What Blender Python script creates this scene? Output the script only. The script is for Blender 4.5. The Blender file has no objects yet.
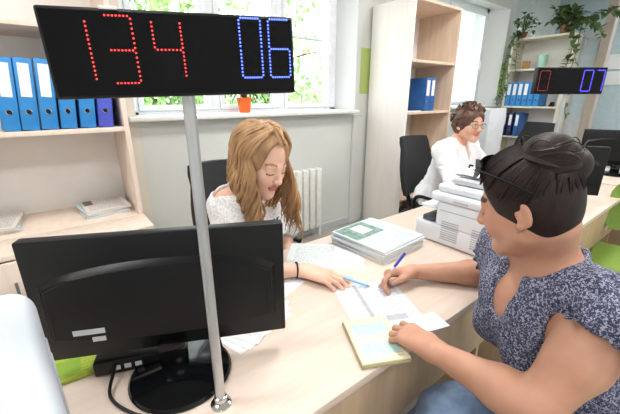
import bpy, bmesh, math, random
import numpy as np
from mathutils import Vector, Matrix, Euler
random.seed(7); rng = np.random.default_rng(5)
S = bpy.context.scene
COL = S.collection
PI = math.pi

# ------------------------------------------------------------------ materials
def lin(c):
    return tuple(((v/255.)/12.92 if v/255. <= .04045 else ((v/255.+.055)/1.055)**2.4) for v in c)

def newmat(name):
    m = bpy.data.materials.new(name); m.use_nodes = True
    nt = m.node_tree; b = nt.nodes['Principled BSDF']
    return m, nt, b

def mat(name, c, rough=.5, c2=None, scale=20., stretch=(1, 1, 1), bump=0., bscale=None, metal=0., coat=0., spec=.5, detail=3., lo=.35, hi=.65, trans=0., sss=0.):
    """noise-varied principled material"""
    m, nt, b = newmat(name)
    N, L = nt.nodes, nt.links
    b.inputs['Roughness'].default_value = rough
    b.inputs['Metallic'].default_value = metal
    b.inputs['Specular IOR Level'].default_value = spec
    if coat: b.inputs['Coat Weight'].default_value = coat
    if sss:
        b.inputs['Subsurface Weight'].default_value = sss
        b.inputs['Subsurface Radius'].default_value = (.012, .005, .003)
        b.inputs['Subsurface Scale'].default_value = 1.
    if c2 is None: c2 = tuple(max(0, v*.965) for v in c)
    tc = N.new('ShaderNodeTexCoord'); mp = N.new('ShaderNodeMapping')
    mp.inputs['Scale'].default_value = stretch
    L.new(tc.outputs['Object'], mp.inputs['Vector'])
    no = N.new('ShaderNodeTexNoise'); no.inputs['Scale'].default_value = scale; no.inputs['Detail'].default_value = detail
    L.new(mp.outputs['Vector'], no.inputs['Vector'])
    cr = N.new('ShaderNodeValToRGB')
    cr.color_ramp.elements[0].position = lo; cr.color_ramp.elements[0].color = (*lin(c), 1)
    cr.color_ramp.elements[1].position = hi; cr.color_ramp.elements[1].color = (*lin(c2), 1)
    L.new(no.outputs['Fac'], cr.inputs['Fac']); L.new(cr.outputs['Color'], b.inputs['Base Color'])
    if bump:
        n2 = N.new('ShaderNodeTexNoise'); n2.inputs['Scale'].default_value = bscale or scale*4
        n2.inputs['Detail'].default_value = 4
        L.new(mp.outputs['Vector'], n2.inputs['Vector'])
        bu = N.new('ShaderNodeBump'); bu.inputs['Strength'].default_value = bump; bu.inputs['Distance'].default_value = .002
        L.new(n2.outputs['Fac'], bu.inputs['Height']); L.new(bu.outputs['Normal'], b.inputs['Normal'])
    return m

def emis(name, c, s):
    m, nt, b = newmat(name)
    b.inputs['Base Color'].default_value = (*lin(c), 1)
    b.inputs['Emission Color'].default_value = (*lin(c), 1); b.inputs['Emission Strength'].default_value = s
    no = nt.nodes.new('ShaderNodeTexNoise'); no.inputs['Scale'].default_value = 50
    mr = nt.nodes.new('ShaderNodeMapRange'); mr.inputs['To Min'].default_value = s*.92; mr.inputs['To Max'].default_value = s*1.08
    nt.links.new(no.outputs['Fac'], mr.inputs['Value']); nt.links.new(mr.outputs['Result'], b.inputs['Emission Strength'])
    return m

def printed(name, base, ink, rows=22, cols=3, density=.5, tint=None, band=None):
    """paper with printed lines, from generated coordinates of the sheet"""
    m, nt, b = newmat(name); N, L = nt.nodes, nt.links
    b.inputs['Roughness'].default_value = .55
    tc = N.new('ShaderNodeTexCoord'); sp = N.new('ShaderNodeSeparateXYZ'); L.new(tc.outputs['Generated'], sp.inputs[0])
    def M(op, a, c=None, v=None):
        n = N.new('ShaderNodeMath'); n.operation = op
        if isinstance(a, (int, float)): n.inputs[0].default_value = a
        else: L.new(a, n.inputs[0])
        if c is not None:
            if isinstance(c, (int, float)): n.inputs[1].default_value = c
            else: L.new(c, n.inputs[1])
        return n.outputs[0]
    ry = M('FRACT', M('MULTIPLY', sp.outputs[1], rows))
    line = M('LESS_THAN', ry, .45)
    # words: noise stretched along x, one row per line
    mp = N.new('ShaderNodeMapping'); mp.inputs['Scale'].default_value = (cols*9, rows, 1); L.new(tc.outputs['Generated'], mp.inputs['Vector'])
    no = N.new('ShaderNodeTexNoise'); no.inputs['Scale'].default_value = 1.; no.inputs['Detail'].default_value = 0
    L.new(mp.outputs['Vector'], no.inputs['Vector'])
    word = M('GREATER_THAN', no.outputs['Fac'], 1-density)
    mx = M('MULTIPLY', M('GREATER_THAN', sp.outputs[0], .09), M('LESS_THAN', sp.outputs[0], .91))
    my = M('MULTIPLY', M('GREATER_THAN', sp.outputs[1], .07), M('LESS_THAN', sp.outputs[1], .93))
    f = M('MULTIPLY', M('MULTIPLY', line, word), M('MULTIPLY', mx, my))
    f = M('MULTIPLY', f, .6)
    mix = N.new('ShaderNodeMix'); mix.data_type = 'RGBA'
    L.new(f, mix.inputs['Factor']); mix.inputs['A'].default_value = (*lin(base), 1); mix.inputs['B'].default_value = (*lin(ink), 1)
    out = mix.outputs['Result']
    for t in (tint or []):       # (x0,y0,x1,y1,color) printed blocks
        x0, y0, x1, y1, c = t
        g = M('MULTIPLY', M('MULTIPLY', M('GREATER_THAN', sp.outputs[0], x0), M('LESS_THAN', sp.outputs[0], x1)),
              M('MULTIPLY', M('GREATER_THAN', sp.outputs[1], y0), M('LESS_THAN', sp.outputs[1], y1)))
        n3 = N.new('ShaderNodeTexNoise'); n3.inputs['Scale'].default_value = 9; L.new(tc.outputs['Generated'], n3.inputs['Vector'])
        g = M('MULTIPLY', g, M('ADD', .35, n3.outputs['Fac']))
        mm = N.new('ShaderNodeMix'); mm.data_type = 'RGBA'; L.new(g, mm.inputs['Factor']); L.new(out, mm.inputs['A'])
        mm.inputs['B'].default_value = (*lin(c), 1); out = mm.outputs['Result']
    L.new(out, b.inputs['Base Color'])
    return m

M = {}
M['laminate'] = mat('birch_laminate', (217, 200, 188), .42, (211, 192, 179), 6, (1, 9, 1), spec=.35)
M['cab'] = mat('pale_birch_board', (246, 235, 226), .5, (240, 228, 217), 5, (6, 6, .5), spec=.3)
M['cab1'] = mat('birch_board_left', (238, 222, 209), .5, (230, 212, 198), 5, (6, 6, .5), spec=.3)
M['cabshade'] = mat('birch_board_shaded', (228, 206, 186), .5, (218, 194, 172), 5, (6, 6, .5), spec=.3)  # tall cabinet boards: same birch, with the interior shade put into the colour
M['cablit'] = mat('birch_board_lit_side', (252, 247, 243), .5, (248, 241, 236), 5, (6, 6, .5), spec=.3)  # tall cabinet's outer left panel: same birch, light falling on it painted in
M['cabdark'] = mat('birch_board_inner', (206, 178, 152), .55, (196, 166, 140), 5, (6, 6, .6), spec=.3)
M['panel'] = mat('desk_panel_board', (196, 170, 142), .55, (184, 158, 130), 5, (5, 5, .5), spec=.3)
M['edge'] = mat('edge_banding', (212, 186, 160), .5, spec=.3)
M['white_paint'] = mat('white_paint', (238, 240, 240), .4)
M['upvc'] = mat('white_window_plastic', (236, 241, 246), .3)
M['radiator'] = mat('radiator_enamel', (236, 236, 232), .35)
M['floor'] = mat('floor_tile_grey', (176, 172, 164), .35, (160, 156, 148), 3, bump=.05)
M['ceil'] = mat('ceiling_white', (236, 236, 234), .8)
M['black'] = mat('black_plastic', (14, 15, 17), .36, (17, 18, 20), 300, spec=.3)
M['blackg'] = mat('black_gloss_plastic', (12, 13, 15), .14, spec=.35)
M['dispglass'] = mat('dark_display_glass', (13, 13, 16), .22, spec=.14)
M['screen'] = mat('dark_screen_glass', (16, 18, 22), .12)
M['blackcloth'] = mat('black_mesh_fabric', (26, 26, 29), .85, (40, 40, 44), 400, bump=.3)
M['chrome'] = mat('chrome', (210, 212, 214), .12, metal=1.)
M['alu'] = mat('satin_aluminium', (196, 198, 200), .32, metal=.75)
M['steel'] = mat('grey_metal', (150, 152, 155), .35, metal=.8)
M['wprinter'] = mat('printer_white_plastic', (226, 230, 236), .38, (220, 224, 230), 8)
M['nprinter'] = mat('printer_pale_blue_grey_plastic', (200, 206, 216), .42, (194, 200, 211), 8)
M['dgrey2'] = mat('mid_grey_plastic', (172, 176, 182), .5)
M['gprinter'] = mat('printer_grey_plastic', (196, 202, 208), .4)
M['dgrey'] = mat('dark_grey_plastic', (70, 74, 78), .45)
M['bind'] = mat('blue_binder_card', (52, 142, 214), .42, (44, 132, 204), 14)
M['bind2'] = mat('violet_blue_binder_card', (84, 96, 206), .42, (74, 86, 196), 14)
M['bind3'] = mat('deep_blue_binder_card', (40, 104, 178), .42, (34, 94, 166), 14)
M['navy'] = mat('navy_binder_card', (44, 50, 96), .45, (38, 44, 88), 14)
M['label'] = printed('binder_label_paper', (240, 240, 240), (110, 110, 120), 6, 2, .55)
M['paper'] = mat('white_paper', (230, 232, 236), .6, (224, 226, 230), 5)
M['paperedge'] = mat('paper_edges', (222, 218, 210), .7, (196, 192, 184), 60, (1, 1, 30))
M['printed'] = printed('printed_form', (232, 234, 236), (120, 124, 132), 30, 4, .52)
M['printed2'] = printed('printed_table_form', (212, 218, 220), (130, 140, 140), 26, 6, .58, tint=[(.62, .1, .95, .9, (236, 240, 246))])
M['form'] = printed('application_form', (214, 219, 226), (158, 162, 172), 30, 3, .5, tint=[(.3, .15, .36, .95, (170, 172, 180)), (.5, .1, .8, .2, (180, 184, 192))])
M['idpage'] = printed('certificate_page', (236, 230, 192), (140, 190, 205), 16, 2, .62, tint=[(.12, .56, .88, .86, (184, 224, 226)), (.14, .14, .9, .42, (176, 212, 208))])
M['idcover'] = mat('booklet_cover_olive', (182, 174, 136), .6)
M['mag1'] = printed('brochure_cover', (200, 220, 232), (150, 175, 195), 10, 2, .5, tint=[(.04, .50, .70, .98, (96, 128, 108)), (.30, .62, .56, .90, (226, 236, 240))])
M['mag2'] = printed('folder_cover_blue', (196, 222, 240), (160, 190, 215), 12, 2, .45)
M['mag3'] = printed('news_print', (228, 224, 220), (110, 100, 100), 24, 3, .6, tint=[(.04, .55, .25, .95, (90, 60, 60))])
M['greenpad'] = printed('green_packet', (150, 166, 52), (120, 150, 30), 8, 2, .6, tint=[(.1, .2, .55, .8, (112, 150, 40))])
M['led_red'] = emis('red_led', (255, 62, 58), 2.6)
M['led_blue'] = emis('blue_led', (84, 110, 255), 3.2)
M['led_red_dim'] = emis('dim_red_led', (150, 30, 36), .5)
M['led_blue2'] = emis('violet_blue_led', (70, 66, 240), 1.8)
M['green_chair'] = mat('green_upholstery', (122, 152, 62), .6, (114, 144, 55), 60, bump=.1)
M['orange'] = mat('orange_pot_plastic', (240, 108, 34), .4, (230, 98, 28), 10)
M['leaf'] = mat('house_plant_leaf', (72, 96, 52), .5, (96, 120, 70), 12)
M['leafd'] = mat('dark_plant_leaf', (44, 62, 42), .5, (66, 86, 56), 12)
M['stem'] = mat('plant_stem', (88, 92, 62), .6)
M['terracotta'] = mat('brown_pot', (120, 84, 60), .6)
M['skinA'] = mat('skin_light', (230, 188, 166), .5, (222, 176, 154), 14, sss=.15, bump=.05, bscale=240)
M['skinB'] = mat('skin_tan', (196, 148, 124), .5, (186, 136, 112), 14, sss=.12, bump=.06, bscale=240)
M['skinC'] = mat('skin_warm', (226, 176, 152), .5, (218, 164, 140), 14, sss=.12)
M['lip'] = mat('lips_rose', (200, 122, 112), .4)
M['browA'] = mat('eyebrow_blond', (166, 122, 88), .7)
M['browB'] = mat('eyebrow_dark', (70, 48, 40), .7)
M['lash'] = mat('eyelash_line', (96, 64, 52), .6)
M['hairA'] = mat('golden_brown_hair', (190, 150, 106), .42, (134, 100, 68), 30, (1, 1, .35), bump=.25, bscale=200, lo=.3, hi=.7)
M['hairAcap'] = mat('golden_brown_hair_roots', (160, 118, 82), .42, (130, 92, 62), 60, (1, 1, .4), bump=.3, bscale=180)
M['hairB'] = mat('dark_brown_hair', (40, 27, 24), .5, (26, 17, 16), 60, (1, 1, .4), bump=.35, bscale=220, spec=.3)
M['hairC'] = mat('brown_curly_hair', (104, 70, 54), .45, (72, 46, 36), 50, bump=.4, bscale=160)
M['whitecloth'] = mat('white_cotton', (240, 240, 243), .8, (232, 232, 236), 40, bump=.25, bscale=300)
M['lace'] = mat('white_lace', (243, 242, 244), .85, (216, 214, 218), 160, bump=.6, bscale=240, lo=.45, hi=.6)
M['jeans'] = mat('blue_denim', (128, 152, 184), .8, (108, 132, 166), 40, bump=.3, bscale=500)
M['darkpants'] = mat('dark_trousers', (48, 50, 60), .8)
M['shoe'] = mat('black_shoe_leather', (30, 28, 28), .4)
M['penblue'] = mat('blue_pen_plastic', (70, 76, 190), .3)
M['penlight'] = mat('light_blue_pen_plastic', (150, 200, 235), .3)
M['penclear'] = mat('clear_pen_barrel', (214, 220, 240), .25)
M['bark'] = mat('bark', (92, 78, 62), .9, (70, 60, 48), 10)
M['treeleaf'] = mat('tree_leaf', (118, 158, 84), .6, (150, 184, 108), 2)
M['farwall'] = mat('pale_house_wall', (226, 224, 214), .9)
M['lampglow'] = emis('ceiling_lamp_diffuser', (255, 252, 246), 4.)
M['lightwall'] = mat('pale_blue_wall_paint', (188, 206, 214), .7)
M['wood_box'] = mat('wooden_box', (176, 130, 84), .6, (156, 110, 66), 20)
M['vase'] = mat('mint_frosted_vase', (176, 220, 208), .3)

# window wall paint: grey with a light-green painted band
def wallpaint():
    m, nt, b = newmat('window_wall_paint'); N, L = nt.nodes, nt.links
    b.inputs['Roughness'].default_value = .6
    g = N.new('ShaderNodeNewGeometry'); sp = N.new('ShaderNodeSeparateXYZ'); L.new(g.outputs['Position'], sp.inputs[0])
    def mm(op, a, v):
        n = N.new('ShaderNodeMath'); n.operation = op; L.new(a, n.inputs[0])
        if isinstance(v, float): n.inputs[1].default_value = v
        else: L.new(v, n.inputs[1])
        return n.outputs[0]
    no = N.new('ShaderNodeTexNoise'); no.inputs['Scale'].default_value = 3
    cr = N.new('ShaderNodeValToRGB'); cr.color_ramp.elements[0].color = (*lin((210, 213, 211)), 1); cr.color_ramp.elements[1].color = (*lin((217, 219, 216)), 1)
    L.new(g.outputs['Position'], no.inputs['Vector']); L.new(no.outputs['Fac'], cr.inputs['Fac'])
    band = mm('MULTIPLY', mm('MULTIPLY', mm('GREATER_THAN', sp.outputs[2], 1.372), mm('LESS_THAN', sp.outputs[2], 1.80)), mm('GREATER_THAN', sp.outputs[0], 2.59))
    band = mm('MULTIPLY', band, mm('LESS_THAN', sp.outputs[1], 2.56))
    x = N.new('ShaderNodeMix'); x.data_type = 'RGBA'; L.new(band, x.inputs['Factor']); L.new(cr.outputs['Color'], x.inputs['A']); x.inputs['B'].default_value = (*lin((176, 196, 112)), 1)
    left = mm('MULTIPLY', mm('LESS_THAN', sp.outputs[0], .5), mm('LESS_THAN', sp.outputs[1], 2.56))
    y = N.new('ShaderNodeMix'); y.data_type = 'RGBA'; L.new(left, y.inputs['Factor']); L.new(x.outputs['Result'], y.inputs['A']); y.inputs['B'].default_value = (*lin((226, 218, 206)), 1)
    rev = mm('GREATER_THAN', sp.outputs[1], 2.552)
    z = N.new('ShaderNodeMix'); z.data_type = 'RGBA'; L.new(rev, z.inputs['Factor']); L.new(y.outputs['Result'], z.inputs['A']); z.inputs['B'].default_value = (*lin((238, 240, 242)), 1)
    L.new(z.outputs['Result'], b.inputs['Base Color'])
    return m
M['wallw'] = wallpaint()

def glassmat():
    m = bpy.data.materials.new('window_glass'); m.use_nodes = True; nt = m.node_tree; N, L = nt.nodes, nt.links
    N.clear(); o = N.new('ShaderNodeOutputMaterial'); t = N.new('ShaderNodeBsdfTransparent'); t.inputs[0].default_value = (.95, .97, .97, 1)
    g = N.new('ShaderNodeBsdfGlossy'); g.inputs['Roughness'].default_value = .02
    mx = N.new('ShaderNodeMixShader'); mx.inputs[0].default_value = .04; L.new(t.outputs[0], mx.inputs[1]); L.new(g.outputs[0], mx.inputs[2]); L.new(mx.outputs[0], o.inputs[0])
    return m
M['glass'] = glassmat()

def blousemat():
    m, nt, b = newmat('navy_blouse_print'); N, L = nt.nodes, nt.links
    b.inputs['Roughness'].default_value = .8
    tc = N.new('ShaderNodeTexCoord')
    w = N.new('ShaderNodeTexNoise'); w.inputs['Scale'].default_value = 230; w.inputs['Detail'].default_value = 1.5; w.inputs['Distortion'].default_value = 1.2
    L.new(tc.outputs['Object'], w.inputs['Vector'])
    cr = N.new('ShaderNodeValToRGB'); e = cr.color_ramp.elements
    e[0].position = .51; e[0].color = (*lin((50, 54, 82)), 1); e[1].position = .58; e[1].color = (*lin((158, 162, 184)), 1)
    L.new(w.outputs['Fac'], cr.inputs['Fac']); L.new(cr.outputs['Color'], b.inputs['Base Color'])
    n2 = N.new('ShaderNodeTexNoise'); n2.inputs['Scale'].default_value = 18; L.new(tc.outputs['Object'], n2.inputs['Vector'])
    bu = N.new('ShaderNodeBump'); bu.inputs['Strength'].default_value = .5; bu.inputs['Distance'].default_value = .01
    L.new(n2.outputs['Fac'], bu.inputs['Height']); L.new(bu.outputs['Normal'], b.inputs['Normal'])
    return m
M['blouse'] = blousemat()

# ------------------------------------------------------------------ object helpers
def props(o, label=None, cat=None, group=None, kind=None):
    if label: o['label'] = label
    if cat: o['category'] = cat
    if group: o['group'] = group
    if kind: o['kind'] = kind
    return o

def thing(name, label, cat, loc=(0, 0, 0), rot=0., group=None, kind=None):
    o = bpy.data.objects.new(name, None); COL.objects.link(o); o.empty_display_size = .05
    o.location = loc; o.rotation_euler = (0, 0, rot) if isinstance(rot, (int, float)) else rot
    return props(o, label, cat, group, kind)

def link(name, me, m, parent=None, smooth=False):
    o = bpy.data.objects.new(name, me); COL.objects.link(o)
    for mm in (m if isinstance(m, (list, tuple)) else [m]): me.materials.append(mm)
    if parent: o.parent = parent
    if smooth:
        me.polygons.foreach_set('use_smooth', [True]*len(me.polygons))
        if smooth != 'all':
            try: me.set_sharp_from_angle(angle=math.radians(40))
            except Exception: pass
    return o

def obj(name, bm, m, parent=None, smooth=True, world=False):
    """bmesh -> one mesh object.  world=True: vertices are in world space, the parent is an unrotated empty"""
    if world and parent is not None:
        off = parent.location.copy()
        p = parent.parent
        while p is not None: off += p.location; p = p.parent
        bmesh.ops.translate(bm, vec=-off, verts=bm.verts)
    bmesh.ops.recalc_face_normals(bm, faces=bm.faces)
    me = bpy.data.meshes.new(name); 
    if parent is None:   # origin at the base centre
        xs = [v.co.x for v in bm.verts]; ys = [v.co.y for v in bm.verts]; zs = [v.co.z for v in bm.verts]
        c = Vector(((min(xs)+max(xs))/2, (min(ys)+max(ys))/2, min(zs)))
        bmesh.ops.translate(bm, vec=-c, verts=bm.verts)
    bm.to_mesh(me); bm.free()
    o = link(name, me, m, parent, smooth)
    if parent is None: o.location = c
    return o

def nb(): return bmesh.new()

def box(bm, x0, y0, z0, x1, y1, z1, bev=0., seg=2, mtx=None, mi=0):
    r = bmesh.ops.create_cube(bm, size=1.); vs = r['verts']
    for v in vs:
        v.co = Vector(((x0+x1)/2+v.co.x*(x1-x0), (y0+y1)/2+v.co.y*(y1-y0), (z0+z1)/2+v.co.z*(z1-z0)))
    fs = set(f for v in vs for f in v.link_faces)
    for f in fs: f.material_index = mi
    if bev:
        es = list(set(e for v in vs for e in v.link_edges))
        rr = bmesh.ops.bevel(bm, geom=es, offset=bev, segments=seg, profile=.5, affect='EDGES')
        vs = list(set(rr['verts']) | set(v for v in vs if v.is_valid))
        for f in rr['faces']: f.material_index = mi
    if mtx is not None: bmesh.ops.transform(bm, matrix=mtx, verts=[v for v in vs if v.is_valid])
    return bm

def cyl(bm, a, b, r0, r1=None, n=20, cap=True):
    a = Vector(a); b = Vector(b); d = b-a; r1 = r0 if r1 is None else r1
    m = Matrix.Translation((a+b)/2) @ d.to_track_quat('Z', 'Y').to_matrix().to_4x4()
    bmesh.ops.create_cone(bm, cap_ends=cap, segments=n, radius1=r0, radius2=r1, depth=d.length, matrix=m)
    return bm

def sph(bm, c, r, seg=12, rings=8, mtx=None):
    m = Matrix.Translation(c) @ (mtx.to_4x4() if mtx is not None else Matrix()) @ Matrix.Diagonal((*(r if hasattr(r, '__len__') else (r, r, r)), 1))
    bmesh.ops.create_uvsphere(bm, u_segments=seg, v_segments=rings, radius=1., matrix=m)
    return bm

def lathe(bm, prof, c=(0, 0, 0), n=28):
    rows = []
    for r, z in prof:
        rows.append([bm.verts.new((c[0]+r*math.cos(2*PI*i/n), c[1]+r*math.sin(2*PI*i/n), c[2]+z)) for i in range(n)] if r > 1e-6 else [bm.verts.new((c[0], c[1], c[2]+z))])
    for A, B in zip(rows, rows[1:]):
        for i in range(n):
            j = (i+1) % n
            if len(A) == 1 and len(B) > 1: bm.faces.new((A[0], B[i], B[j]))
            elif len(B) == 1 and len(A) > 1: bm.faces.new((A[i], A[j], B[0]))
            elif len(A) > 1: bm.faces.new((A[i], A[j], B[j], B[i]))
    return bm

def prism(bm, pts, z0, z1, bev=0., mi=0):
    """extrude a polygon in XY from z0 to z1"""
    lo = [bm.verts.new((x, y, z0)) for x, y in pts]; hi = [bm.verts.new((x, y, z1)) for x, y in pts]
    n = len(pts); fs = [bm.faces.new(lo[::-1]), bm.faces.new(hi)]
    for i in range(n): fs.append(bm.faces.new((lo[i], lo[(i+1) % n], hi[(i+1) % n], hi[i])))
    for f in fs: f.material_index = mi
    if bev:
        es = list(set(e for v in lo+hi for e in v.link_edges))
        bmesh.ops.bevel(bm, geom=es, offset=bev, segments=2, profile=.5, affect='EDGES')
    return bm

def smoothpath(pts, n=8):
    """Catmull-Rom through the points"""
    P = [Vector(p) for p in pts]; P = [P[0]*2-P[1]]+P+[P[-1]*2-P[-2]]; out = []
    for i in range(1, len(P)-2):
        for k in range(n):
            t = k/n; a, b, c, d = P[i-1:i+3]
            out.append(.5*((2*b)+(c-a)*t+(2*a-5*b+4*c-d)*t*t+(-a+3*b-3*c+d)*t**3))
    out.append(P[-2]); return out

def tube(bm, path, rad, n=8, flat=1., cap=True, mi=0):
    """tube along a path; rad a number or a function of t"""
    P = [Vector(p) for p in path]; rows = []; up = None
    for i, p in enumerate(P):
        d = (P[min(i+1, len(P)-1)]-P[max(i-1, 0)])
        if d.length < 1e-9: d = Vector((0, 0, 1))
        d.normalize()
        if up is None: up = d.orthogonal().normalized()
        up = (up-d*up.dot(d))
        if up.length < 1e-6: up = d.orthogonal()
        up.normalize(); s = d.cross(up)
        r = rad(i/(len(P)-1)) if callable(rad) else rad
        rows.append([bm.verts.new(p+(up*math.cos(2*PI*k/n)*flat+s*math.sin(2*PI*k/n))*r) for k in range(n)])
    for A, B in zip(rows, rows[1:]):
        for k in range(n):
            f = bm.faces.new((A[k], A[(k+1) % n], B[(k+1) % n], B[k])); f.material_index = mi
    if cap:
        for R_ in (rows[0][::-1], rows[-1]):
            f = bm.faces.new(R_); f.material_index = mi
    return bm

def copy_tree(o, parent=None):
    c = o.copy(); COL.objects.link(c); c.parent = parent
    for ch in list(o.children): copy_tree(ch, c)
    return c

def struct(name, bm, m, smooth=False):
    return props(obj(name, bm, m, smooth=smooth), kind='structure')

# ------------------------------------------------------------------ SDF modelling for the figures
def V3(a): return np.array(a, dtype=np.float64)

class Frame:
    """right-handed local frame: origin o and unit axes x, y, z (columns)"""
    def __init__(s, o, x, y, z): s.o = V3(o); s.R = np.stack([V3(x), V3(y), V3(z)], 1)
    def p(s, q): return s.o+s.R @ V3(q)

def unit(v): v = V3(v); return v/np.linalg.norm(v)

def look(o, fwd, up=(0, 0, 1), roll=0.):
    """x right, y forward, z up"""
    f = unit(fwd); r = unit(np.cross(f, V3(up))); u = np.cross(r, f)
    if roll: r, u = r*math.cos(roll)+u*math.sin(roll), u*math.cos(roll)-r*math.sin(roll)
    return Frame(o, r, f, u)

def cone(a, b, ra, rb=None, k=.02): return ('c', V3(a), V3(b), ra, ra if rb is None else rb, k)
def ell(c, r, R=None, k=.02, sub=False): return ('s' if sub else 'e', V3(c), V3(r), np.eye(3) if R is None else R, k)
def fcone(F, a, b, ra, rb=None, k=.02): return cone(F.p(a), F.p(b), ra, rb, k)
def fell(F, c, r, k=.02, sub=False, tilt=None):
    R = F.R if tilt is None else F.R @ np.array(Euler(tilt).to_matrix())
    return ell(F.p(c), r, R, k, sub)

def pdist(pr, X, Y, Z, g):
    if pr[0] == 'c':
        _, a, b, ra, rb, k = pr; ba = b-a; L2 = max(ba @ ba, 1e-12)
        px, py, pz = X-a[0], Y-a[1], Z-a[2]
        t = np.clip((px*ba[0]+py*ba[1]+pz*ba[2])/L2, 0, 1)
        return np.sqrt((px-t*ba[0])**2+(py-t*ba[1])**2+(pz-t*ba[2])**2)-(ra+(rb-ra)*t)-g
    _, c, r, R, k = pr; r = r+g
    px, py, pz = X-c[0], Y-c[1], Z-c[2]
    u = px*R[0, 0]+py*R[1, 0]+pz*R[2, 0]; v = px*R[0, 1]+py*R[1, 1]+pz*R[2, 1]; w = px*R[0, 2]+py*R[1, 2]+pz*R[2, 2]
    k0 = np.sqrt((u/r[0])**2+(v/r[1])**2+(w/r[2])**2)+1e-9; k1 = np.sqrt((u/r[0]**2)**2+(v/r[1]**2)**2+(w/r[2]**2)**2)+1e-9
    return k0*(k0-1)/k1

def pbox(pr, g):
    if pr[0] == 'c': 
        m = max(pr[3], pr[4])+g; return np.minimum(pr[1], pr[2])-m, np.maximum(pr[1], pr[2])+m
    m = np.abs(pr[3]) @ (pr[2]+g) if True else 0
    return pr[1]-m, pr[1]+m

def smin(a, b, k):
    h = np.maximum(k-np.abs(a-b), 0)/k
    return np.minimum(a, b)-h*h*k*.25

def field(prims, lo, hi, h, g=0.):
    n = np.ceil((hi-lo)/h).astype(int)+1
    ax = [lo[i]+h*np.arange(n[i]) for i in range(3)]
    F = np.full(n, 1., np.float32)
    for pr in prims:
        k = pr[-1]; a, b = pbox(pr, g); mg = k+.03
        i0 = np.clip(np.floor((a-mg-lo)/h).astype(int), 0, n); i1 = np.clip(np.ceil((b+mg-lo)/h).astype(int)+1, 0, n)
        if (i1 <= i0).any(): continue
        sl = tuple(slice(i0[i], i1[i]) for i in range(3))
        X = ax[0][sl[0]][:, None, None]; Y = ax[1][sl[1]][None, :, None]; Z = ax[2][sl[2]][None, None, :]
        if pr[0] == 's': d = pdist(pr, X, Y, Z, -g); F[sl] = -smin(-F[sl], d, k)
        else: d = pdist(pr, X, Y, Z, g); F[sl] = smin(F[sl], d, k)
    return F, ax

def pts_dist(prims, P, g=0.):
    F = np.full(len(P), 1.)
    for pr in prims:
        if pr[0] == 's': continue
        F = smin(F, pdist(pr, P[:, 0], P[:, 1], P[:, 2], g), pr[-1])
    return F

def nets(F, ax, h):
    """surface nets: verts, quads"""
    I = F < 0
    nx, ny, nz = F.shape
    c = np.zeros((nx-1, ny-1, nz-1), np.uint8)
    for dx in (0, 1):
        for dy in (0, 1):
            for dz in (0, 1): c += I[dx:nx-1+dx, dy:ny-1+dy, dz:nz-1+dz]
    act = (c > 0) & (c < 8); idx = np.argwhere(act)
    vid = np.full(act.shape, -1, np.int32); vid[act] = np.arange(len(idx))
    acc = np.zeros((len(idx), 3)); cnt = np.zeros(len(idx))
    cor = [(a, b, d) for a in (0, 1) for b in (0, 1) for d in (0, 1)]
    val = {q: F[idx[:, 0]+q[0], idx[:, 1]+q[1], idx[:, 2]+q[2]].astype(np.float64) for q in cor}
    for q in cor:
        for axis in range(3):
            if q[axis]: continue
            q2 = list(q); q2[axis] = 1; q2 = tuple(q2)
            a, b = val[q], val[q2]; cr = (a < 0) != (b < 0)
            t = np.where(cr, a/np.where(cr, a-b, 1), 0)
            p = np.tile(np.array(q, float), (len(idx), 1)); p[:, axis] = t
            acc[cr] += p[cr]; cnt[cr] += 1
    v = (idx+acc/cnt[:, None])*h+np.array([ax[0][0], ax[1][0], ax[2][0]])
    quads = []
    for axis in range(3):
        s0 = [slice(None)]*3; s1 = [slice(None)]*3; s0[axis] = slice(0, -1); s1[axis] = slice(1, None)
        A = I[tuple(s0)]; B = I[tuple(s1)]; e = np.argwhere(A != B)
        o1, o2 = [(1, 2), (2, 0), (0, 1)][axis]
        ok = (e[:, o1] > 0) & (e[:, o2] > 0) & (e[:, o1] < F.shape[o1]-1) & (e[:, o2] < F.shape[o2]-1); e = e[ok]
        ins = A[e[:, 0], e[:, 1], e[:, 2]]
        def g(d1, d2):
            q = e.copy(); q[:, o1] -= d1; q[:, o2] -= d2; return vid[q[:, 0], q[:, 1], q[:, 2]]
        Q = np.stack([g(1, 1), g(0, 1), g(0, 0), g(1, 0)], 1)
        Q[~ins] = Q[~ins][:, ::-1]; quads.append(Q)
    Q = np.concatenate(quads); Q = Q[(Q >= 0).all(1)]
    return v, Q

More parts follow.
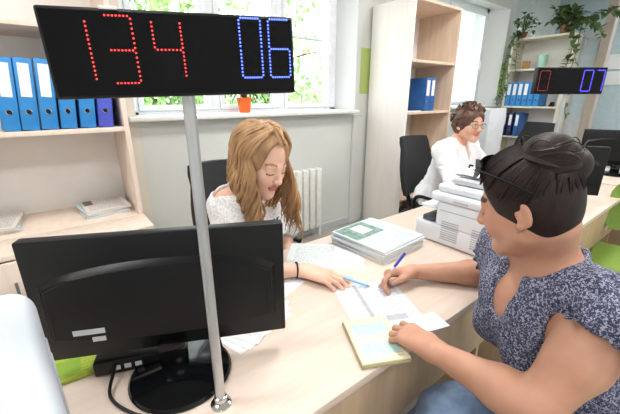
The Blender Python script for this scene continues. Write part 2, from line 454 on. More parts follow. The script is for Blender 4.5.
def sdf_obj(name, prims, m, parent, h=.004, g=0., cut=None, lo=None, hi=None, paint=None, relax=1):
    bs = [pbox(p, g) for p in prims if p[0] != 's']
    L = np.min([b[0] for b in bs], 0)-.02; H = np.max([b[1] for b in bs], 0)+.02
    if lo is not None: L = np.maximum(L, lo)
    if hi is not None: H = np.minimum(H, hi)
    F, ax = field(prims, L, H, h, g)
    if cut is not None:
        X = ax[0][:, None, None]; Y = ax[1][None, :, None]; Z = ax[2][None, None, :]
        F = cut(F, X, Y, Z).astype(np.float32)
    F[0] = F[-1] = 1; F[:, 0] = F[:, -1] = 1; F[:, :, 0] = F[:, :, -1] = 1
    v, Q = nets(F, ax, h)
    off = np.array(parent.location) if parent is not None else np.zeros(3)
    me = bpy.data.meshes.new(name)
    me.vertices.add(len(v)); me.vertices.foreach_set('co', (v-off).astype(np.float32).ravel())
    me.loops.add(len(Q)*4); me.loops.foreach_set('vertex_index', Q.ravel().astype(np.int32))
    me.polygons.add(len(Q)); me.polygons.foreach_set('loop_start', np.arange(0, len(Q)*4, 4, dtype=np.int32))
    me.update(calc_edges=True); me.validate()
    o = link(name, me, m, parent, 'all')
    if paint is not None:
        n = len(me.polygons); cc = np.zeros(n*3); me.polygons.foreach_get('center', cc); cc = cc.reshape(-1, 3)+off
        me.polygons.foreach_set('material_index', paint(cc).astype(np.int32))
    return o

# ---- human anatomy (proportions for an adult woman)
def head_prims(F, ears=True, s=1., cran=((0, -.012, .035), (.074, .094, .082))):
    p = []
    E = lambda c, r, k=.02, sub=False, tilt=None: p.append(fell(F, [v*s for v in c], [v*s for v in r], k*s, sub, tilt))
    C_ = lambda a, b, ra, rb=None, k=.02: p.append(fcone(F, [v*s for v in a], [v*s for v in b], ra*s, (ra if rb is None else rb)*s, k*s))
    E(*cran)
    E((0, .030, -.025), (.058, .060, .076), .03)
    C_((.040, .010, -.058), (.008, .062, -.090), .020, .017, .03)
    C_((-.040, .010, -.058), (-.008, .062, -.090), .020, .017, .03)
    E((0, .074, -.094), (.016, .013, .014), .02)
    for q in (-1, 1):
        E((q*.036, .060, -.028), (.022, .020, .022), .025)
        E((q*.031, .096, .002), (.017, .012, .010), .012, True)
        E((q*.031, .0745, .000), (.0145, .0125, .0115), .004)
        C_((q*.012, .083, .019), (q*.042, .074, .017), .008, .006, .012)
        E((q*.010, .098, -.033), (.0068, .008, .006), .006)
        if ears:
            E((q*.076, -.008, -.006), (.007, .017, .030), .006, tilt=(-.15, 0, q*.3))
            E((q*.084, -.004, -.002), (.005, .010, .019), .004, True, tilt=(-.15, 0, q*.3))
            E((q*.075, .000, -.032), (.006, .009, .009), .005)
    C_((0, .084, .012), (0, .106, -.027), .0068, .0092, .012)
    E((0, .105, -.030), (.0085, .008, .0075), .006)
    E((0, .089, -.0555), (.021, .0085, .0055), .005)
    E((0, .087, -.0655), (.018, .0085, .0065), .005)
    E((0, .092, -.0605), (.024, .006, .0012), .002, True)
    return p

def head_paint(F, s=1., closed=True):
    """0 skin, 1 lips, 2 brows, 3 lashes"""
    def f(cc):
        q = ((cc-F.o) @ F.R)/s; x, y, z = np.abs(q[:, 0]), q[:, 1], q[:, 2]; r = np.zeros(len(cc))
        r[(y > .07) & (((x/.022)**2+((z+.060)/.0105)**2) < 1)] = 1
        bz = .024+.004*np.sin(np.clip((x-.012)/.036, 0, 1)*PI)
        r[(y > .055) & (x > .013) & (x < .049) & (np.abs(z-bz) < .0036)] = 2
        lz = -.006-.003*np.sin(np.clip((x-.017)/.028, 0, 1)*PI) if closed else .006-.0*x
        r[(y > .06) & (x > .016) & (x < .046) & (np.abs(z-lz) < .0022)] = 3
        return r
    return f

def hand_prims(W, fwd, back, side=1, bends=((25, 35, 20),)*4, thumb=((.034, .030, -.006), (.064, .048, -.016), (.088, .052, -.022)), s=1., spread=1.):
    """W wrist, fwd towards the knuckles, back the normal of the back of the hand, side=+1 right hand, -1 left"""
    x = unit(fwd); z = V3(back); z = unit(z-x*(z @ x)); y = np.cross(z, x)*side
    F = Frame(W, x, y, z); p = []
    ky = (.027, .009, -.010, -.027); kx = (.088, .092, .088, .080); kr = (.0125, .0125, .012, .011)
    for i in range(4):
        p.append(fcone(F, (.0, ky[i]*.55*s, 0), (kx[i]*s, ky[i]*s, 0), .0145*s, kr[i]*s, .016))
    p.append(fcone(F, (.012*s, .012*s, -.008*s), (.04*s, .030*s, -.010*s), .015*s, .014*s, .016))
    seg = ((.042, .025, .020), (.046, .029, .021), (.042, .027, .020), (.033, .020, .018))
    for i in range(4):
        pos = V3((kx[i]*s, ky[i]*s, 0)); ang = 0.; yaw = (.12, .03, -.05, -.14)[i]*spread; r = (.0092, .0094, .0088, .0078)[i]
        for j in range(3):
            ang += math.radians(bends[i][j])
            d = V3((math.cos(ang)*math.cos(yaw), math.sin(yaw)*math.cos(ang), -math.sin(ang)))
            nx = pos+d*seg[i][j]*s; r2 = r*.90
            p.append(fcone(F, pos, nx, r*s, r2*s, .0045)); pos = nx; r = r2
    t = [V3(q)*s for q in thumb]
    p.append(fcone(F, (.010*s, .012*s, -.004*s), t[0], .014*s, .0135*s, .012))
    p.append(fcone(F, t[0], t[1], .0128*s, .0108*s, .006)); p.append(fcone(F, t[1], t[2], .0105*s, .0085*s, .004))
    return p, F

def arm_prims(sh, el, wr, s=1.):
    sh, el, wr = V3(sh), V3(el), V3(wr)
    m = el+(wr-el)*.28
    return [cone(sh, sh+(el-sh)*.45, .050*s, .047*s, .03), cone(sh+(el-sh)*.45, el, .047*s, .037*s, .02),
            cone(el, m, .037*s, .041*s, .02), cone(m, wr, .040*s, .0235*s, .02)]

def torso_prims(pel, chest, L, R, nb_, f, s=1.):
    """pelvis centre, chest centre, shoulder joints, neck base, facing f"""
    pel, chest, L, R, nb_ = map(V3, (pel, chest, L, R, nb_))
    f = unit(f); sp = unit(chest-pel); r = unit(np.cross(f, sp)); fw = np.cross(sp, r)
    T = np.stack([r, fw, sp], 1); mid = (pel+chest)/2
    return [ell(pel, (.175*s, .125*s, .12*s), T, .03), ell(mid, (.145*s, .105*s, .16*s), T, .05), ell(chest, (.158*s, .108*s, .15*s), T, .05),
            ell(chest+T @ V3((.072, .075, -.02))*s, (.062*s, .06*s, .062*s), T, .04), ell(chest+T @ V3((-.072, .075, -.02))*s, (.062*s, .06*s, .062*s), T, .04),
            cone(L, nb_, .050*s, .048*s, .04), cone(R, nb_, .050*s, .048*s, .04), cone(L, chest, .055*s, .09*s, .05), cone(R, chest, .055*s, .09*s, .05)], T

def leg_prims(hip, knee, ank, toe, s=1.):
    hip, knee, ank, toe = map(V3, (hip, knee, ank, toe))
    c = knee+(ank-knee)*.3
    return [cone(hip, knee, .088*s, .060*s, .03), cone(knee, c, .057*s, .055*s, .03), cone(c, ank, .055*s, .036*s, .02), cone(ank, toe, .038*s, .028*s, .02)]

# ================================================================== THE ROOM
WY = 2.548
b = nb(); box(b, -2.2, -2.6, -.06, 7.4, 3.2, 0); struct('floor', b, M['floor'])
b = nb(); box(b, -2.2, -2.6, 2.9, 7.4, 3.2, 2.96); struct('ceiling', b, M['ceil'])
# window wall with two openings, 0.5 m deep including the splayed reveals
b = nb()
T = 2.90; Z0, Z1 = 1.185, 2.52
box(b, -2.2, WY, 0, 7.3, T, Z0); box(b, -2.2, WY, Z1, 7.3, T, 2.9)
prism(b, [(-2.2, WY), (.494, WY), (.54, T), (-2.2, T)], Z0, Z1)
prism(b, [(2.535, WY), (3.45, WY), (3.55, T), (2.39, T)], Z0, Z1)
prism(b, [(5.56, WY), (7.3, WY), (7.3, T), (5.24, T)], Z0, Z1)
struct('wall_window', b, M['wallw'])
b = nb(); box(b, -2.3, -2.6, 0, -2.2, 2.9, 2.9); struct('wall_left', b, M['white_paint'])
b = nb(); box(b, -2.2, -2.7, 0, 7.4, -2.6, 2.9); struct('wall_back', b, M['white_paint'])
b = nb(); box(b, 7.3, -2.6, 0, 7.4, 2.9, 2.9); struct('wall_end', b, M['lightwall'])
b = nb(); box(b, -.2, WY-.012, 0, 5.6, WY, .07, .003); struct('baseboard_window', b, M['gprinter'])
# pier beside the first window, a shallow box at the wall
b = nb(); box(b, 2.50, WY-.03, 0, 2.66, WY, 1.16, .004); struct('trim_1', b, M['wallw'])

def window(n, x0, x1, xs, y=2.76, z0=1.18, z1=2.525):
    """white plastic window: outer frame, mullions at xs, sash rails, one pane per light"""
    w = thing('window_%d' % n, 'white plastic window with sill in the grey wall', 'window', (0, 0, 0), kind='structure')
    del w['label']; del w['category']
    f = nb(); d = .035
    box(f, x0, y-d, z0, x1, y+d, z0+.065, .006); box(f, x0, y-d, z1-.065, x1, y+d, z1, .006)
    box(f, x0, y-d, z0, x0+.07, y+d, z1, .006); box(f, x1-.07, y-d, z0, x1, y+d, z1, .006)
    for x in xs: box(f, x-.04, y-d, z0+.065, x+.04, y+d, z1-.065, .006)
    obj('window_frame', f, M['upvc'], w)
    ed = [x0+.07]+[v for x in xs for v in (x-.04, x+.04)]+[x1-.07]
    for a, c in zip(ed[::2], ed[1::2]):
        s = nb(); k = .04
        for q in ((a, z0+.065, c, z0+.065+k), (a, z1-.065-k, c, z1-.065), (a, z0+.065+k, a+k, z1-.065-k), (c-k, z0+.065+k, c, z1-.065-k)):
            box(s, q[0], y-d-.012, q[1], q[2], y+.01, q[3], .005)
        so = obj('window_sash', s, M['upvc'], w)
        g = nb(); box(g, a+k-.005, y-.004, z0+.06+k, c-k+.005, y+.004, z1-.06-k); obj('pane', g, M['glass'], so)
        h = nb(); box(h, c-k+.012, y-d-.03, 1.72, c-k+.032, y-d-.012, 1.84, .006); obj('window_handle', h, M['white_paint'], so)
    s = nb(); box(s, (x0-.05 if n == 1 else 3.42), 2.44, 1.19, (2.50 if n == 1 else 5.58), y-d-.002, 1.222, .008); obj('window_sill', s, M['white_paint'], w)
    return w
window(1, .485, 2.42, (1.13, 1.755))
window(2, 3.52, 5.32, (4.28,))

M['beam'] = mat('grey_beige_post', (176, 166, 156), .5)
# glazed partition at the far end with its post, and the pale wall of the next room
b = nb(); box(b, 5.70, 1.46, 0, 5.76, WY, 1.05); box(b, 5.70, 1.46, 2.05, 5.76, WY, 2.12); box(b, 5.70, 1.46, 2.84, 5.76, WY, 2.9)
box(b, 5.70, 2.30, 1.05, 5.76, 2.36, 2.9); box(b, 5.70, 1.46, 1.05, 5.76, WY, 1.10); box(b, 5.70, 1.62, 1.1, 5.76, 1.66, 2.05)
struct('wall_partition', b, M['gprinter'])
b = nb(); box(b, 5.68, 1.36, 0, 5.80, 1.46, 2.9, .006); struct('trim_2', b, M['beam'])
b = nb(); box(b, 5.726, 1.465, 2.12, 5.734, 2.30, 2.84); box(b, 5.726, 2.36, 2.12, 5.734, WY, 2.84); props(obj('window_3', b, M['glass']), kind='structure')
b = nb(); box(b, 5.724, 1.465, 1.10, 5.736, 1.62, 2.05); box(b, 5.724, 1.66, 1.10, 5.736, WY-.01, 2.05); struct('trim_3', b, M['lightwall'])

# ceiling lamps (recessed square fixtures)
LAMPS = [(-.8, -.9), (-.8, 1.1), (1.2, -1.2), (1.2, .9), (3.3, -1.1), (3.3, .9), (5.2, -.9), (6.5, .4)]
for i, (x, y) in enumerate(LAMPS):
    t = thing('ceiling_lamp', 'square white ceiling lamp above the office', 'lamp', (x, y, 2.9), group='square ceiling lamps')
    b = nb()
    for q in ((-.3, -.3, .3, -.27), (-.3, .27, .3, .3), (-.3, -.27, -.27, .27), (.27, -.27, .3, .27)): box(b, q[0], q[1], -.05, q[2], q[3], 0, .004)
    obj('lamp_frame', b, M['white_paint'], t)
    b = nb(); box(b, -.27, -.27, -.035, .27, .27, -.025); obj('diffuser', b, M['lampglow'], t)
    L = bpy.data.lights.new('lamp_light', 'AREA'); L.shape = 'SQUARE'; L.size = .52; L.energy = 25; L.color = (1, .98, .95)
    lo = bpy.data.objects.new('lamp_light', L); COL.objects.link(lo); lo.parent = t; lo.location = (0, 0, -.055)

# ---------------------------------------------------------------- outdoors
S.world = bpy.data.worlds.new('sky'); S.world.use_nodes = True
nt = S.world.node_tree; bg = nt.nodes['Background']
tc = nt.nodes.new('ShaderNodeTexCoord'); no = nt.nodes.new('ShaderNodeTexNoise'); no.inputs['Scale'].default_value = 2.5; no.inputs['Detail'].default_value = 5
cr = nt.nodes.new('ShaderNodeValToRGB'); cr.color_ramp.elements[0].color = (.80, .90, 1, 1); cr.color_ramp.elements[1].color = (1, 1, 1, 1)
nt.links.new(tc.outputs['Generated'], no.inputs['Vector']); nt.links.new(no.outputs['Fac'], cr.inputs['Fac']); nt.links.new(cr.outputs['Color'], bg.inputs['Color'])
bg.inputs['Strength'].default_value = 5.5
sun = bpy.data.lights.new('sun', 'SUN'); sun.energy = 4.5; sun.angle = .03; sun.color = (1, .97, .9)
so = bpy.data.objects.new('sun', sun); COL.objects.link(so); so.rotation_euler = Euler((math.radians(38), 0, math.radians(20)))   # from behind the building, onto the trees
b = nb(); box(b, -30, 3.4, -3.1, 60, 60, -3.0); props(obj('ground', b, mat('lawn', (140, 150, 122), .9, (124, 136, 104), 3)), kind='structure')

def tree(x, y, z0, H, R, n, label, seed):
    r = random.Random(seed); t = thing('tree', label, 'tree', (x, y, z0), group=None)
    b = nb(); tube(b, smoothpath([(0, 0, 0), (.05, 0, H*.3), (-.05, .05, H*.6), (0, 0, H*.85)], 4), lambda u: .16*(1-u*.8), 8)
    for k in range(7):
        a = k*2.4; z = H*(.35+.07*k); tube(b, smoothpath([(0, 0, z), (math.cos(a)*R*.4, math.sin(a)*R*.4, z+R*.25), (math.cos(a)*R*.8, math.sin(a)*R*.8, z+R*.35)], 4), lambda u: .06*(1-u*.8), 6)
    obj('trunk', b, M['bark'], t)
    b = nb()
    cl = [(Vector((r.gauss(0, .45)*R, r.gauss(0, .45)*R, H*.62+r.gauss(0, .24)*H))) for _ in range(46)]
    for _ in range(n):
        c = r.choice(cl)+Vector((r.gauss(0, .16)*R, r.gauss(0, .16)*R, r.gauss(0, .16)*R)); s = r.uniform(.06, .13)
        m = Matrix.Translation(c) @ Euler((r.uniform(0, 6.3), r.uniform(0, 6.3), r.uniform(0, 6.3))).to_matrix().to_4x4()
        vs = [b.verts.new(m @ Vector(q)) for q in ((-s, 0, 0), (0, -s*.5, .01), (s, 0, 0), (0, s*.5, .01))]; b.faces.new(vs)
    o = obj('foliage', b, M['treeleaf'], t, smooth=False); o['kind'] = 'stuff'
tree(2.2, 8.5, -3, 6.6, 2.0, 5200, 'leafy green tree outside the first window, behind the queue display', 1)
tree(5.6, 9.5, -3, 7.0, 2.1, 5200, 'leafy green tree outside, beside the right window frame above the orange pot', 2)
tree(-.2, 8.0, -3, 6.4, 1.9, 3600, 'leafy green tree outside, beyond the left end of the window sill', 3)
t = thing('house', 'pale house standing outside beyond the trees', 'building', (14, 17, -3))
b = nb(); box(b, -6, -.1, 0, 7, 6, 7.4); obj('house_wall', b, M['farwall'], t)
b = nb(); prism(b, [(-6.3, -.5), (7.3, -.5), (7.3, 6.3), (-6.3, 6.3)], 7.4, 7.7, .05); obj('roof', b, M['steel'], t)
for k in range(4):
    for z in (1.2, 4.4):
        f = nb(); box(f, -4.6+k*3, -.16, z, -3.4+k*3, -.1, z+1.5, .02); fo = obj('house_window', f, M['upvc'], t)
        g = nb(); box(g, -4.5+k*3, -.17, z+.1, -3.5+k*3, -.16, z+1.4); obj('house_pane', g, M['lightwall'], fo)

# ================================================================== FURNITURE
def desk(x0, x1, y0, y1, label, legs):
    t = thing('desk', label, 'desk', ((x0+x1)/2, (y0+y1)/2, 0))
    b = nb(); box(b, x0, y0, .726, x1, y1, .75, .003); obj('worktop', b, M['laminate'], t, world=True)
    b = nb(); box(b, x0+.06, y0+.035, .465, x1-.04, y0+.053, .725, .001); obj('modesty_panel', b, M['panel'], t, world=True)
    for x in legs:
        b = nb(); box(b, x, y0+.055, 0, x+.022, y1-.03, .725, .001); obj('side_panel', b, M['panel'], t, world=True)
    return t
desk(-.62, 1.672, .398, 1.062, 'pale birch service desk with the large black monitor and the papers on it', (-.55, 1.165, 1.63))
desk(1.678, 3.10, .402, 1.062, 'pale birch desk continuing the row behind the white printer', (1.70, 3.05))
t = thing('desk', 'pale desk set crosswise at the far end under two black monitors', 'desk', (3.5, .2, 0))
b = nb(); box(b, 3.13, -.75, .726, 3.85, 1.12, .75, .003); obj('worktop', b, M['laminate'], t, world=True)
b = nb(); box(b, 3.17, -.7, .1, 3.19, 1.1, .725); obj('modesty_panel', b, M['panel'], t, world=True)
for y in (-.7, 1.06):
    b = nb(); box(b, 3.19, y, 0, 3.8, y+.022, .725); obj('side_panel', b, M['panel'], t, world=True)

def shelf_unit(name, label, x0, y0, x1, y1, H, shelves, front, group=None, th=.024, mats=('cab', 'cabdark'), closed=0., deep=0.):
    """open shelving: front is the side it opens to ('-y' or '-x'); closed: height up to which doors close it"""
    t = thing(name, label, 'shelving', ((x0+x1)/2, (y0+y1)/2, 0), group=group); cab, dark = M[mats[0]], M[mats[1]]
    W = dict(parent=t, world=True)
    if front == '-y':
        for x in (x0, x1-th):
            b = nb(); box(b, x, y0, 0, x+th, y1, H, .001); obj('side_panel', b, M['cablit'] if x == x0 and name == 'tall_cabinet' else cab, **W)
        b = nb(); box(b, x0+th, y1-.008, 0, x1-th, y1, H-th); obj('back_panel', b, M['cabback'], **W)
        b = nb(); box(b, x0+th, y0, H-th, x1-th, y1, H, .001); obj('top_board', b, cab, **W)
        for z in shelves:
            b = nb(); box(b, x0+th, y0+.004, z-th, x1-th, y1-.008, z, .001); obj('shelf', b, cab, **W)
        if deep:
            b = nb(); box(b, x0, y0-deep, closed-.024, x1, y0-.0005, closed, .001); obj('counter_board', b, cab, **W)
            for x in (x0, x1-th):
                b = nb(); box(b, x, y0-deep+.002, 0, x+th, y0-.0005, closed-.0245, .001); obj('side_panel', b, cab, **W)
            y0 = y0-deep
        if closed:
            n = 2; w = (x1-x0-2*th)/n
            for k in range(n):
                b = nb(); box(b, x0+th+k*w+.002, y0-.018, .06, x0+th+(k+1)*w-.002, y0, closed-.03, .002); d = obj('door', b, cab, **W)
                b = nb(); hx = x0+th+w+(-.05 if k == 0 else .05); cyl(b, (hx, y0-.04, closed-.24), (hx, y0-.04, closed-.12), .006)
                cyl(b, (hx, y0-.04, closed-.23), (hx, y0-.018, closed-.23), .004); cyl(b, (hx, y0-.04, closed-.13), (hx, y0-.018, closed-.13), .004)
                obj('handle', b, M['steel'], d, world=True)
    else:
        for y in (y0, y1-th):
            b = nb(); box(b, x0, y, 0, x1, y+th, H, .001); obj('side_panel', b, cab, **W)
        b = nb(); box(b, x1-.008, y0+th, 0, x1, y1-th, H-th); obj('back_panel', b, M['cabback'], **W)
        b = nb(); box(b, x0-.005, y0-.004, H-th, x1, y1+.004, H, .001); obj('top_board', b, cab, **W)
        for z in shelves:
            b = nb(); box(b, x0+.004, y0+th, z-th, x1-.008, y1-th, z, .001); obj('shelf', b, cab, **W)
    return t
M['cabback'] = mat('light_back_board', (242, 240, 238), .6, (238, 235, 232), 5)
# left bookcase, tall one beside the window, the one at the far end
shelf_unit('bookcase', 'pale birch bookcase with a row of blue binders at the far left', -.74, 2.115, .368, 2.535, 2.3, (.68, 1.19, 1.675), '-y', closed=.68, deep=.24, mats=('cab1', 'cabdark'))
shelf_unit('tall_cabinet', 'tall pale birch shelf cabinet standing between the two windows', 2.709, 2.046, 3.47, 2.53, 2.165, (.34, .77, 1.205, 1.67), '-y', mats=('cabshade', 'cabdark'))
M['cabw'] = mat('cream_shelf_board', (222, 214, 200), .5, (214, 206, 190), 5)
shelf_unit('shelf_unit', 'open cream shelf unit with trailing plants on top at the far end', 5.32, 1.64, 5.66, 2.345, 2.09, (.42, .80, 1.215, 1.70), '-x', mats=('cabw', 'cabdark'))

# ---------------------------------------------------------------- binders
def binder(label, x, y, z, w=.068, h=.315, d=.285, rot=0., m='bind', lean=0., group=None, lw=.6, ring=True, lab=True):
    """lever-arch file, spine towards -y in its own frame, origin at the bottom centre of the spine"""
    t = thing('binder', label, 'binder', (x, y, z), (0, lean, rot), group)
    b = nb()
    box(b, -w/2, 0, 0, w/2, .003, h, .001); box(b, -w/2, 0, 0, -w/2+.003, d, h, .001); box(b, w/2-.003, 0, 0, w/2, d, h, .001)
    obj('cover', b, M[m], t)
    b = nb(); box(b, -w/2+.006, .012, .006, w/2-.006, d-.02, h-.02); obj('paper_block', b, M['paperedge'], t)
    if lab:
        b = nb(); box(b, -w*lw/2, -.0012, h*.47, w*lw/2, 0, h*.93); obj('label', b, M['label'], t)
    if ring:
        b = nb(); tube(b, [(math.cos(q*PI/10)*.0115, -.0014, h*.26+math.sin(q*PI/10)*.0115) for q in range(21)], .0021, 6, cap=False)
        ro = obj('finger_ring', b, M['chrome'], t)
        b = nb(); cyl(b, (0, -.0014, h*.26), (0, -.0004, h*.26), .0095, n=18); obj('finger_hole', b, M['black'], ro)
    return t
spots = [(-.121, 'bind', 'blue binder with a tall printed label, first from the left end of the shelf'),
         (-.049, 'bind', 'blue binder with a handwritten label, second from the left end of the shelf'),
         (.0255, 'bind', 'blue binder third from the left, its label partly behind the display'),
         (.104, 'bind', 'blue binder fourth from the left, top hidden by the display'),
         (.187, 'bind', 'blue binder fifth from the left, beside the violet one'),
         (.268, 'bind2', 'violet-blue binder at the right end of the bookcase row')]
for x, m, lb in spots: binder(lb, x-.006, 2.135, 1.1935, m=m, w=.070, h=.325, lean=.09, group='binders in the left bookcase')
b_ = [(3.107, 'deep blue binder in the tall cabinet, left one of the pair, its flat side showing', True), (3.190, 'deep blue binder in the tall cabinet, right one of the pair', True)]
for x, lb, lab in b_: binder(lb, x, 2.10, 1.205, m='bind3', w=.080, group='binders in the tall cabinet', lab=lab, ring=lab)
b = nb()
prism(b, [(2.76, 2.058), (2.96, 2.058), (2.97, 2.09), (2.76, 2.09)], 1.205, 1.215); props(obj('notebook', b, M['paper']), 'thin white notebook lying at the front of the tall cabinet shelf', 'notebook')
# far shelf: spines face -x
FR = -PI/2
names = ['first', 'second', 'third', 'fourth', 'fifth', 'sixth']
for k in range(6):
    binder('bright blue binder %s from the window on the upper far shelf' % names[k], 5.335, 2.285-k*.073, 1.215, m='bind', w=.068, rot=FR, group='binders on the far shelf unit', lab=k < 4)
for k, (y, m, ln) in enumerate([(2.28, 'navy', .0), (2.20, 'navy', .0), (2.11, 'bind3', -.16)]):
    binder(['navy binder with a white label nearest the window on the lower far shelf', 'navy binder with a white label second on the lower far shelf', 'blue binder leaning on the lower far shelf behind the black chair'][k], 5.335, y, .80, m=m, w=.062, rot=FR, lean=0, group='binders on the lower far shelf')
b = nb(); box(b, 5.36, 2.10, 1.70, 5.40, 2.19, 1.80, .004); props(obj('picture_frame', b, M['wood_box']), 'small wooden frame on the top tier of the far shelf unit', 'frame')
b = nb(); lathe(b, [(.0, .0), (.045, .0), (.05, .01), (.062, .17), (.055, .165), (.045, .015), (0, .012)], (5.46, 1.98, 1.70)); props(obj('vase', b, M['vase']), 'pale mint glass vase on the top tier of the far shelf unit', 'vase')
b = nb(); tube(b, [(5.40, 1.76, 1.217+.03), (5.40, 1.72, 1.217+.03)], .028, 14); box(b, 5.38, 1.72, 1.215, 5.42, 1.78, 1.24, .004); props(obj('desk_clock', b, M['black']), 'small dark desk clock at the right end of the far shelf', 'clock')

# journals and stacks on the bookcase
def sheet(name, label, cat, c, ang, w, d, m, th=.0012, group=None, curl=0., z=None):
    """a sheet or booklet lying flat: centre c, rotation ang; mesh in its own frame"""
    o_ = nb(); n = 8
    rows = []
    for layer in (0, 1):
        g = []
        for i in range(n+1):
            for j in range(n+1):
                u, v = i/n, j/n; zz = th*layer+curl*((u-.5)**2*2+(v-.5)**4*6)*(.5+.5*math.sin(3*u+2*v))
                g.append(o_.verts.new(((u-.5)*w, (v-.5)*d, zz)))
        rows.append(g)
    for i in range(n):
        for j in range(n):
            a = i*(n+1)+j
            o_.faces.new((rows[1][a], rows[1][a+n+1], rows[1][a+n+2], rows[1][a+1])); o_.faces.new((rows[0][a], rows[0][a+1], rows[0][a+n+2], rows[0][a+n+1]))
    for i in range(n):
        for a, c_ in ((i, i+1), ((i+1)*(n+1)+n, i*(n+1)+n)):
            pass
    edge = [i*(n+1) for i in range(n+1)]+[n*(n+1)+j for j in range(1, n+1)]+[i*(n+1)+n for i in range(n-1, -1, -1)]+[j for j in range(n-1, 0, -1)]
    for p, q in zip(edge, edge[1:]+edge[:1]): o_.faces.new((rows[0][p], rows[0][q], rows[1][q], rows[1][p]))
    me = bpy.data.meshes.new(name); bmesh.ops.recalc_face_normals(o_, faces=o_.faces); o_.to_mesh(me); o_.free()
    o = link(name, me, M[m], None, True); o.location = c; o.rotation_euler = (0, 0, ang)
    return props(o, label, cat, group)

def magazine(label, c, ang, w=.21, d=.29, th=.008, m='mag2', group=None, name='magazine', cat='magazine'):
    t = thing(name, label, cat, c, ang, group)
    b = nb(); box(b, -w/2, -d/2+.001, .0008, w/2-.002, d/2-.001, th-.0008); obj('page_block', b, M['paperedge'], t)
    b = nb(); box(b, -w/2-.001, -d/2, th-.0008, w/2, d/2, th, 0); obj('front_cover', b, M[m], t)
    b = nb(); box(b, -w/2-.001, -d/2, 0, w/2, d/2, .0008, 0); obj('back_cover', b, M['paper'], t)
    return t
z = .68
for k, (dx, dy, a, m, lb) in enumerate([(0, 0, .10, 'mag2', 'magazine at the bottom of the pile on the left bookcase counter'),
                                        (.006, .004, .02, 'mag1', 'magazine second from the bottom of the pile on the bookcase counter'),
                                        (-.004, .008, .16, 'mag2', 'magazine under the top one in the pile on the bookcase counter'),
                                        (.012, .006, .06, 'mag3', 'news magazine with dark pictures on top of the bookcase pile')]):
    magazine(lb, (.19+dx, 2.33+dy, z), a, .23, .27, .010, m, 'magazines piled on the bookcase counter'); z += .0102
z = .68
for k in range(3): magazine(['magazine at the bottom of the pile at the far left edge', 'magazine in the middle of the pile at the far left edge', 'magazine with a dark picture on top of the pile at the far left edge'][k], (-.33+.008*k, 2.33, z), .2-.15*k, .22, .29, .012, ['mag2', 'mag1', 'mag3'][k], 'magazines at the far left edge'); z += .0122

# ---------------------------------------------------------------- radiator
t = thing('radiator', 'white sectional radiator under the window behind the long-haired woman', 'radiator', (1.55, 2.48, .08))
for k in range(13):
    b = nb(); x = 1.05+k*.078; box(b, x-.03, 2.425, .10, x+.03, 2.505, .70, .014, 3); o = obj('radiator_section', b, M['radiator'], t, world=True)
b = nb(); cyl(b, (1.05, 2.465, .16), (2.02, 2.465, .16), .018); cyl(b, (1.05, 2.465, .64), (2.02, 2.465, .64), .018)
cyl(b, (2.02, 2.465, .16), (2.02, 2.465, .0), .013); obj('radiator_pipe', b, M['radiator'], t, world=True)

# ---------------------------------------------------------------- queue displays
def led_points(segs, n):
    pts = []
    for (a, c) in segs:
        for k in range(n): pts.append((a[0]+(c[0]-a[0])*k/(n-1), a[1]+(c[1]-a[1])*k/(n-1)))
    return pts
def digit(ch, x, y, w, h, n=7):
    g = .003
    sl = (x, y), (x, y+h/2-g), (x, y+h/2+g), (x, y+h); sr = [(x+w, q[1]) for q in sl]
    sg = {'a': ((x+g, y+h), (x+w-g, y+h)), 'd': ((x+g, y), (x+w-g, y)), 'g': ((x+g, y+h/2), (x+w-g, y+h/2)),
          'e': ((x, y+g), (x, y+h/2-g)), 'f': ((x, y+h/2+g), (x, y+h-g)), 'c': ((x+w, y+g), (x+w, y+h/2-g)), 'b': ((x+w, y+h/2+g), (x+w, y+h-g))}
    on = {'0': 'abcdef', '1': 'ef', '3': 'abgcd', '4': 'fgbc', '6': 'afgecd', '7': 'abc'}[ch]
    return led_points([sg[s] for s in on], n)
def display(label, loc, ang, W, H, TH, digits, pole, r=.0011, tilt=0.):
    """digits: (char, x, y, w, h, material).  Origin at the foot of the pole; the panel face looks along local -y"""
    px, pz, bot = pole   # pole x in panel coordinates, panel bottom height, base height of origin
    t = thing('queue_display', label, 'display', loc, ang)
    b = nb(); box(b, -px, -.026, pz, W-px, -.026+TH, pz+H, .003); pn = obj('display_housing', b, M['black'], t)
    b = nb(); box(b, -px+.004, -.0272, pz+.004, W-px-.004, -.0258, pz+H-.004); obj('display_window', b, M['dispglass'], pn)
    for ch, x, y, w, h, m, n, rr in digits:
        b = nb()
        for (u, v) in digit(ch, x, y, w, h, n): sph(b, (u-px, -.0274, pz+v), (rr, rr*.6, rr), 8, 5)
        obj('led_digit', b, M[m], pn)
    if tilt: pn.rotation_euler = (0, -tilt, 0)
    b = nb(); cyl(b, (0, 0, .004), (0, 0, pz+.02), .0095, n=24); obj('pole', b, M['alu'], t)
    b = nb(); lathe(b, [(0, 0), (.021, 0), (.021, .003), (.017, .006), (.0125, .008), (.0125, .02), (.0095, .022), (0, .022)]); obj('base_flange', b, M['chrome'], t)
    return t, pn
D = [('1', .0498, .021, .03, .072, 'led_red', 7, .00115), ('3', .0700, .0185, .0312, .0795, 'led_red', 7, .00115), ('4', .1250, .024, .0350, .071, 'led_red', 7, .00115),
     ('0', .2390, .0235, .0308, .0785, 'led_blue', 8, .0014), ('6', .2815, .0235, .0315, .0785, 'led_blue', 8, .0014)]
qd, pn = display('large black queue display reading 134 and 06 on a silver pole on the front desk', (.178, .530, .75), math.radians(-16), .3205, .1065, .024, D, (.1595, .6, 0))
pn.rotation_euler = (0, -.030, 0); pn.location = Vector((0, 0, .6))-Euler((0, -.030, 0)).to_matrix() @ Vector((0, 0, .6))
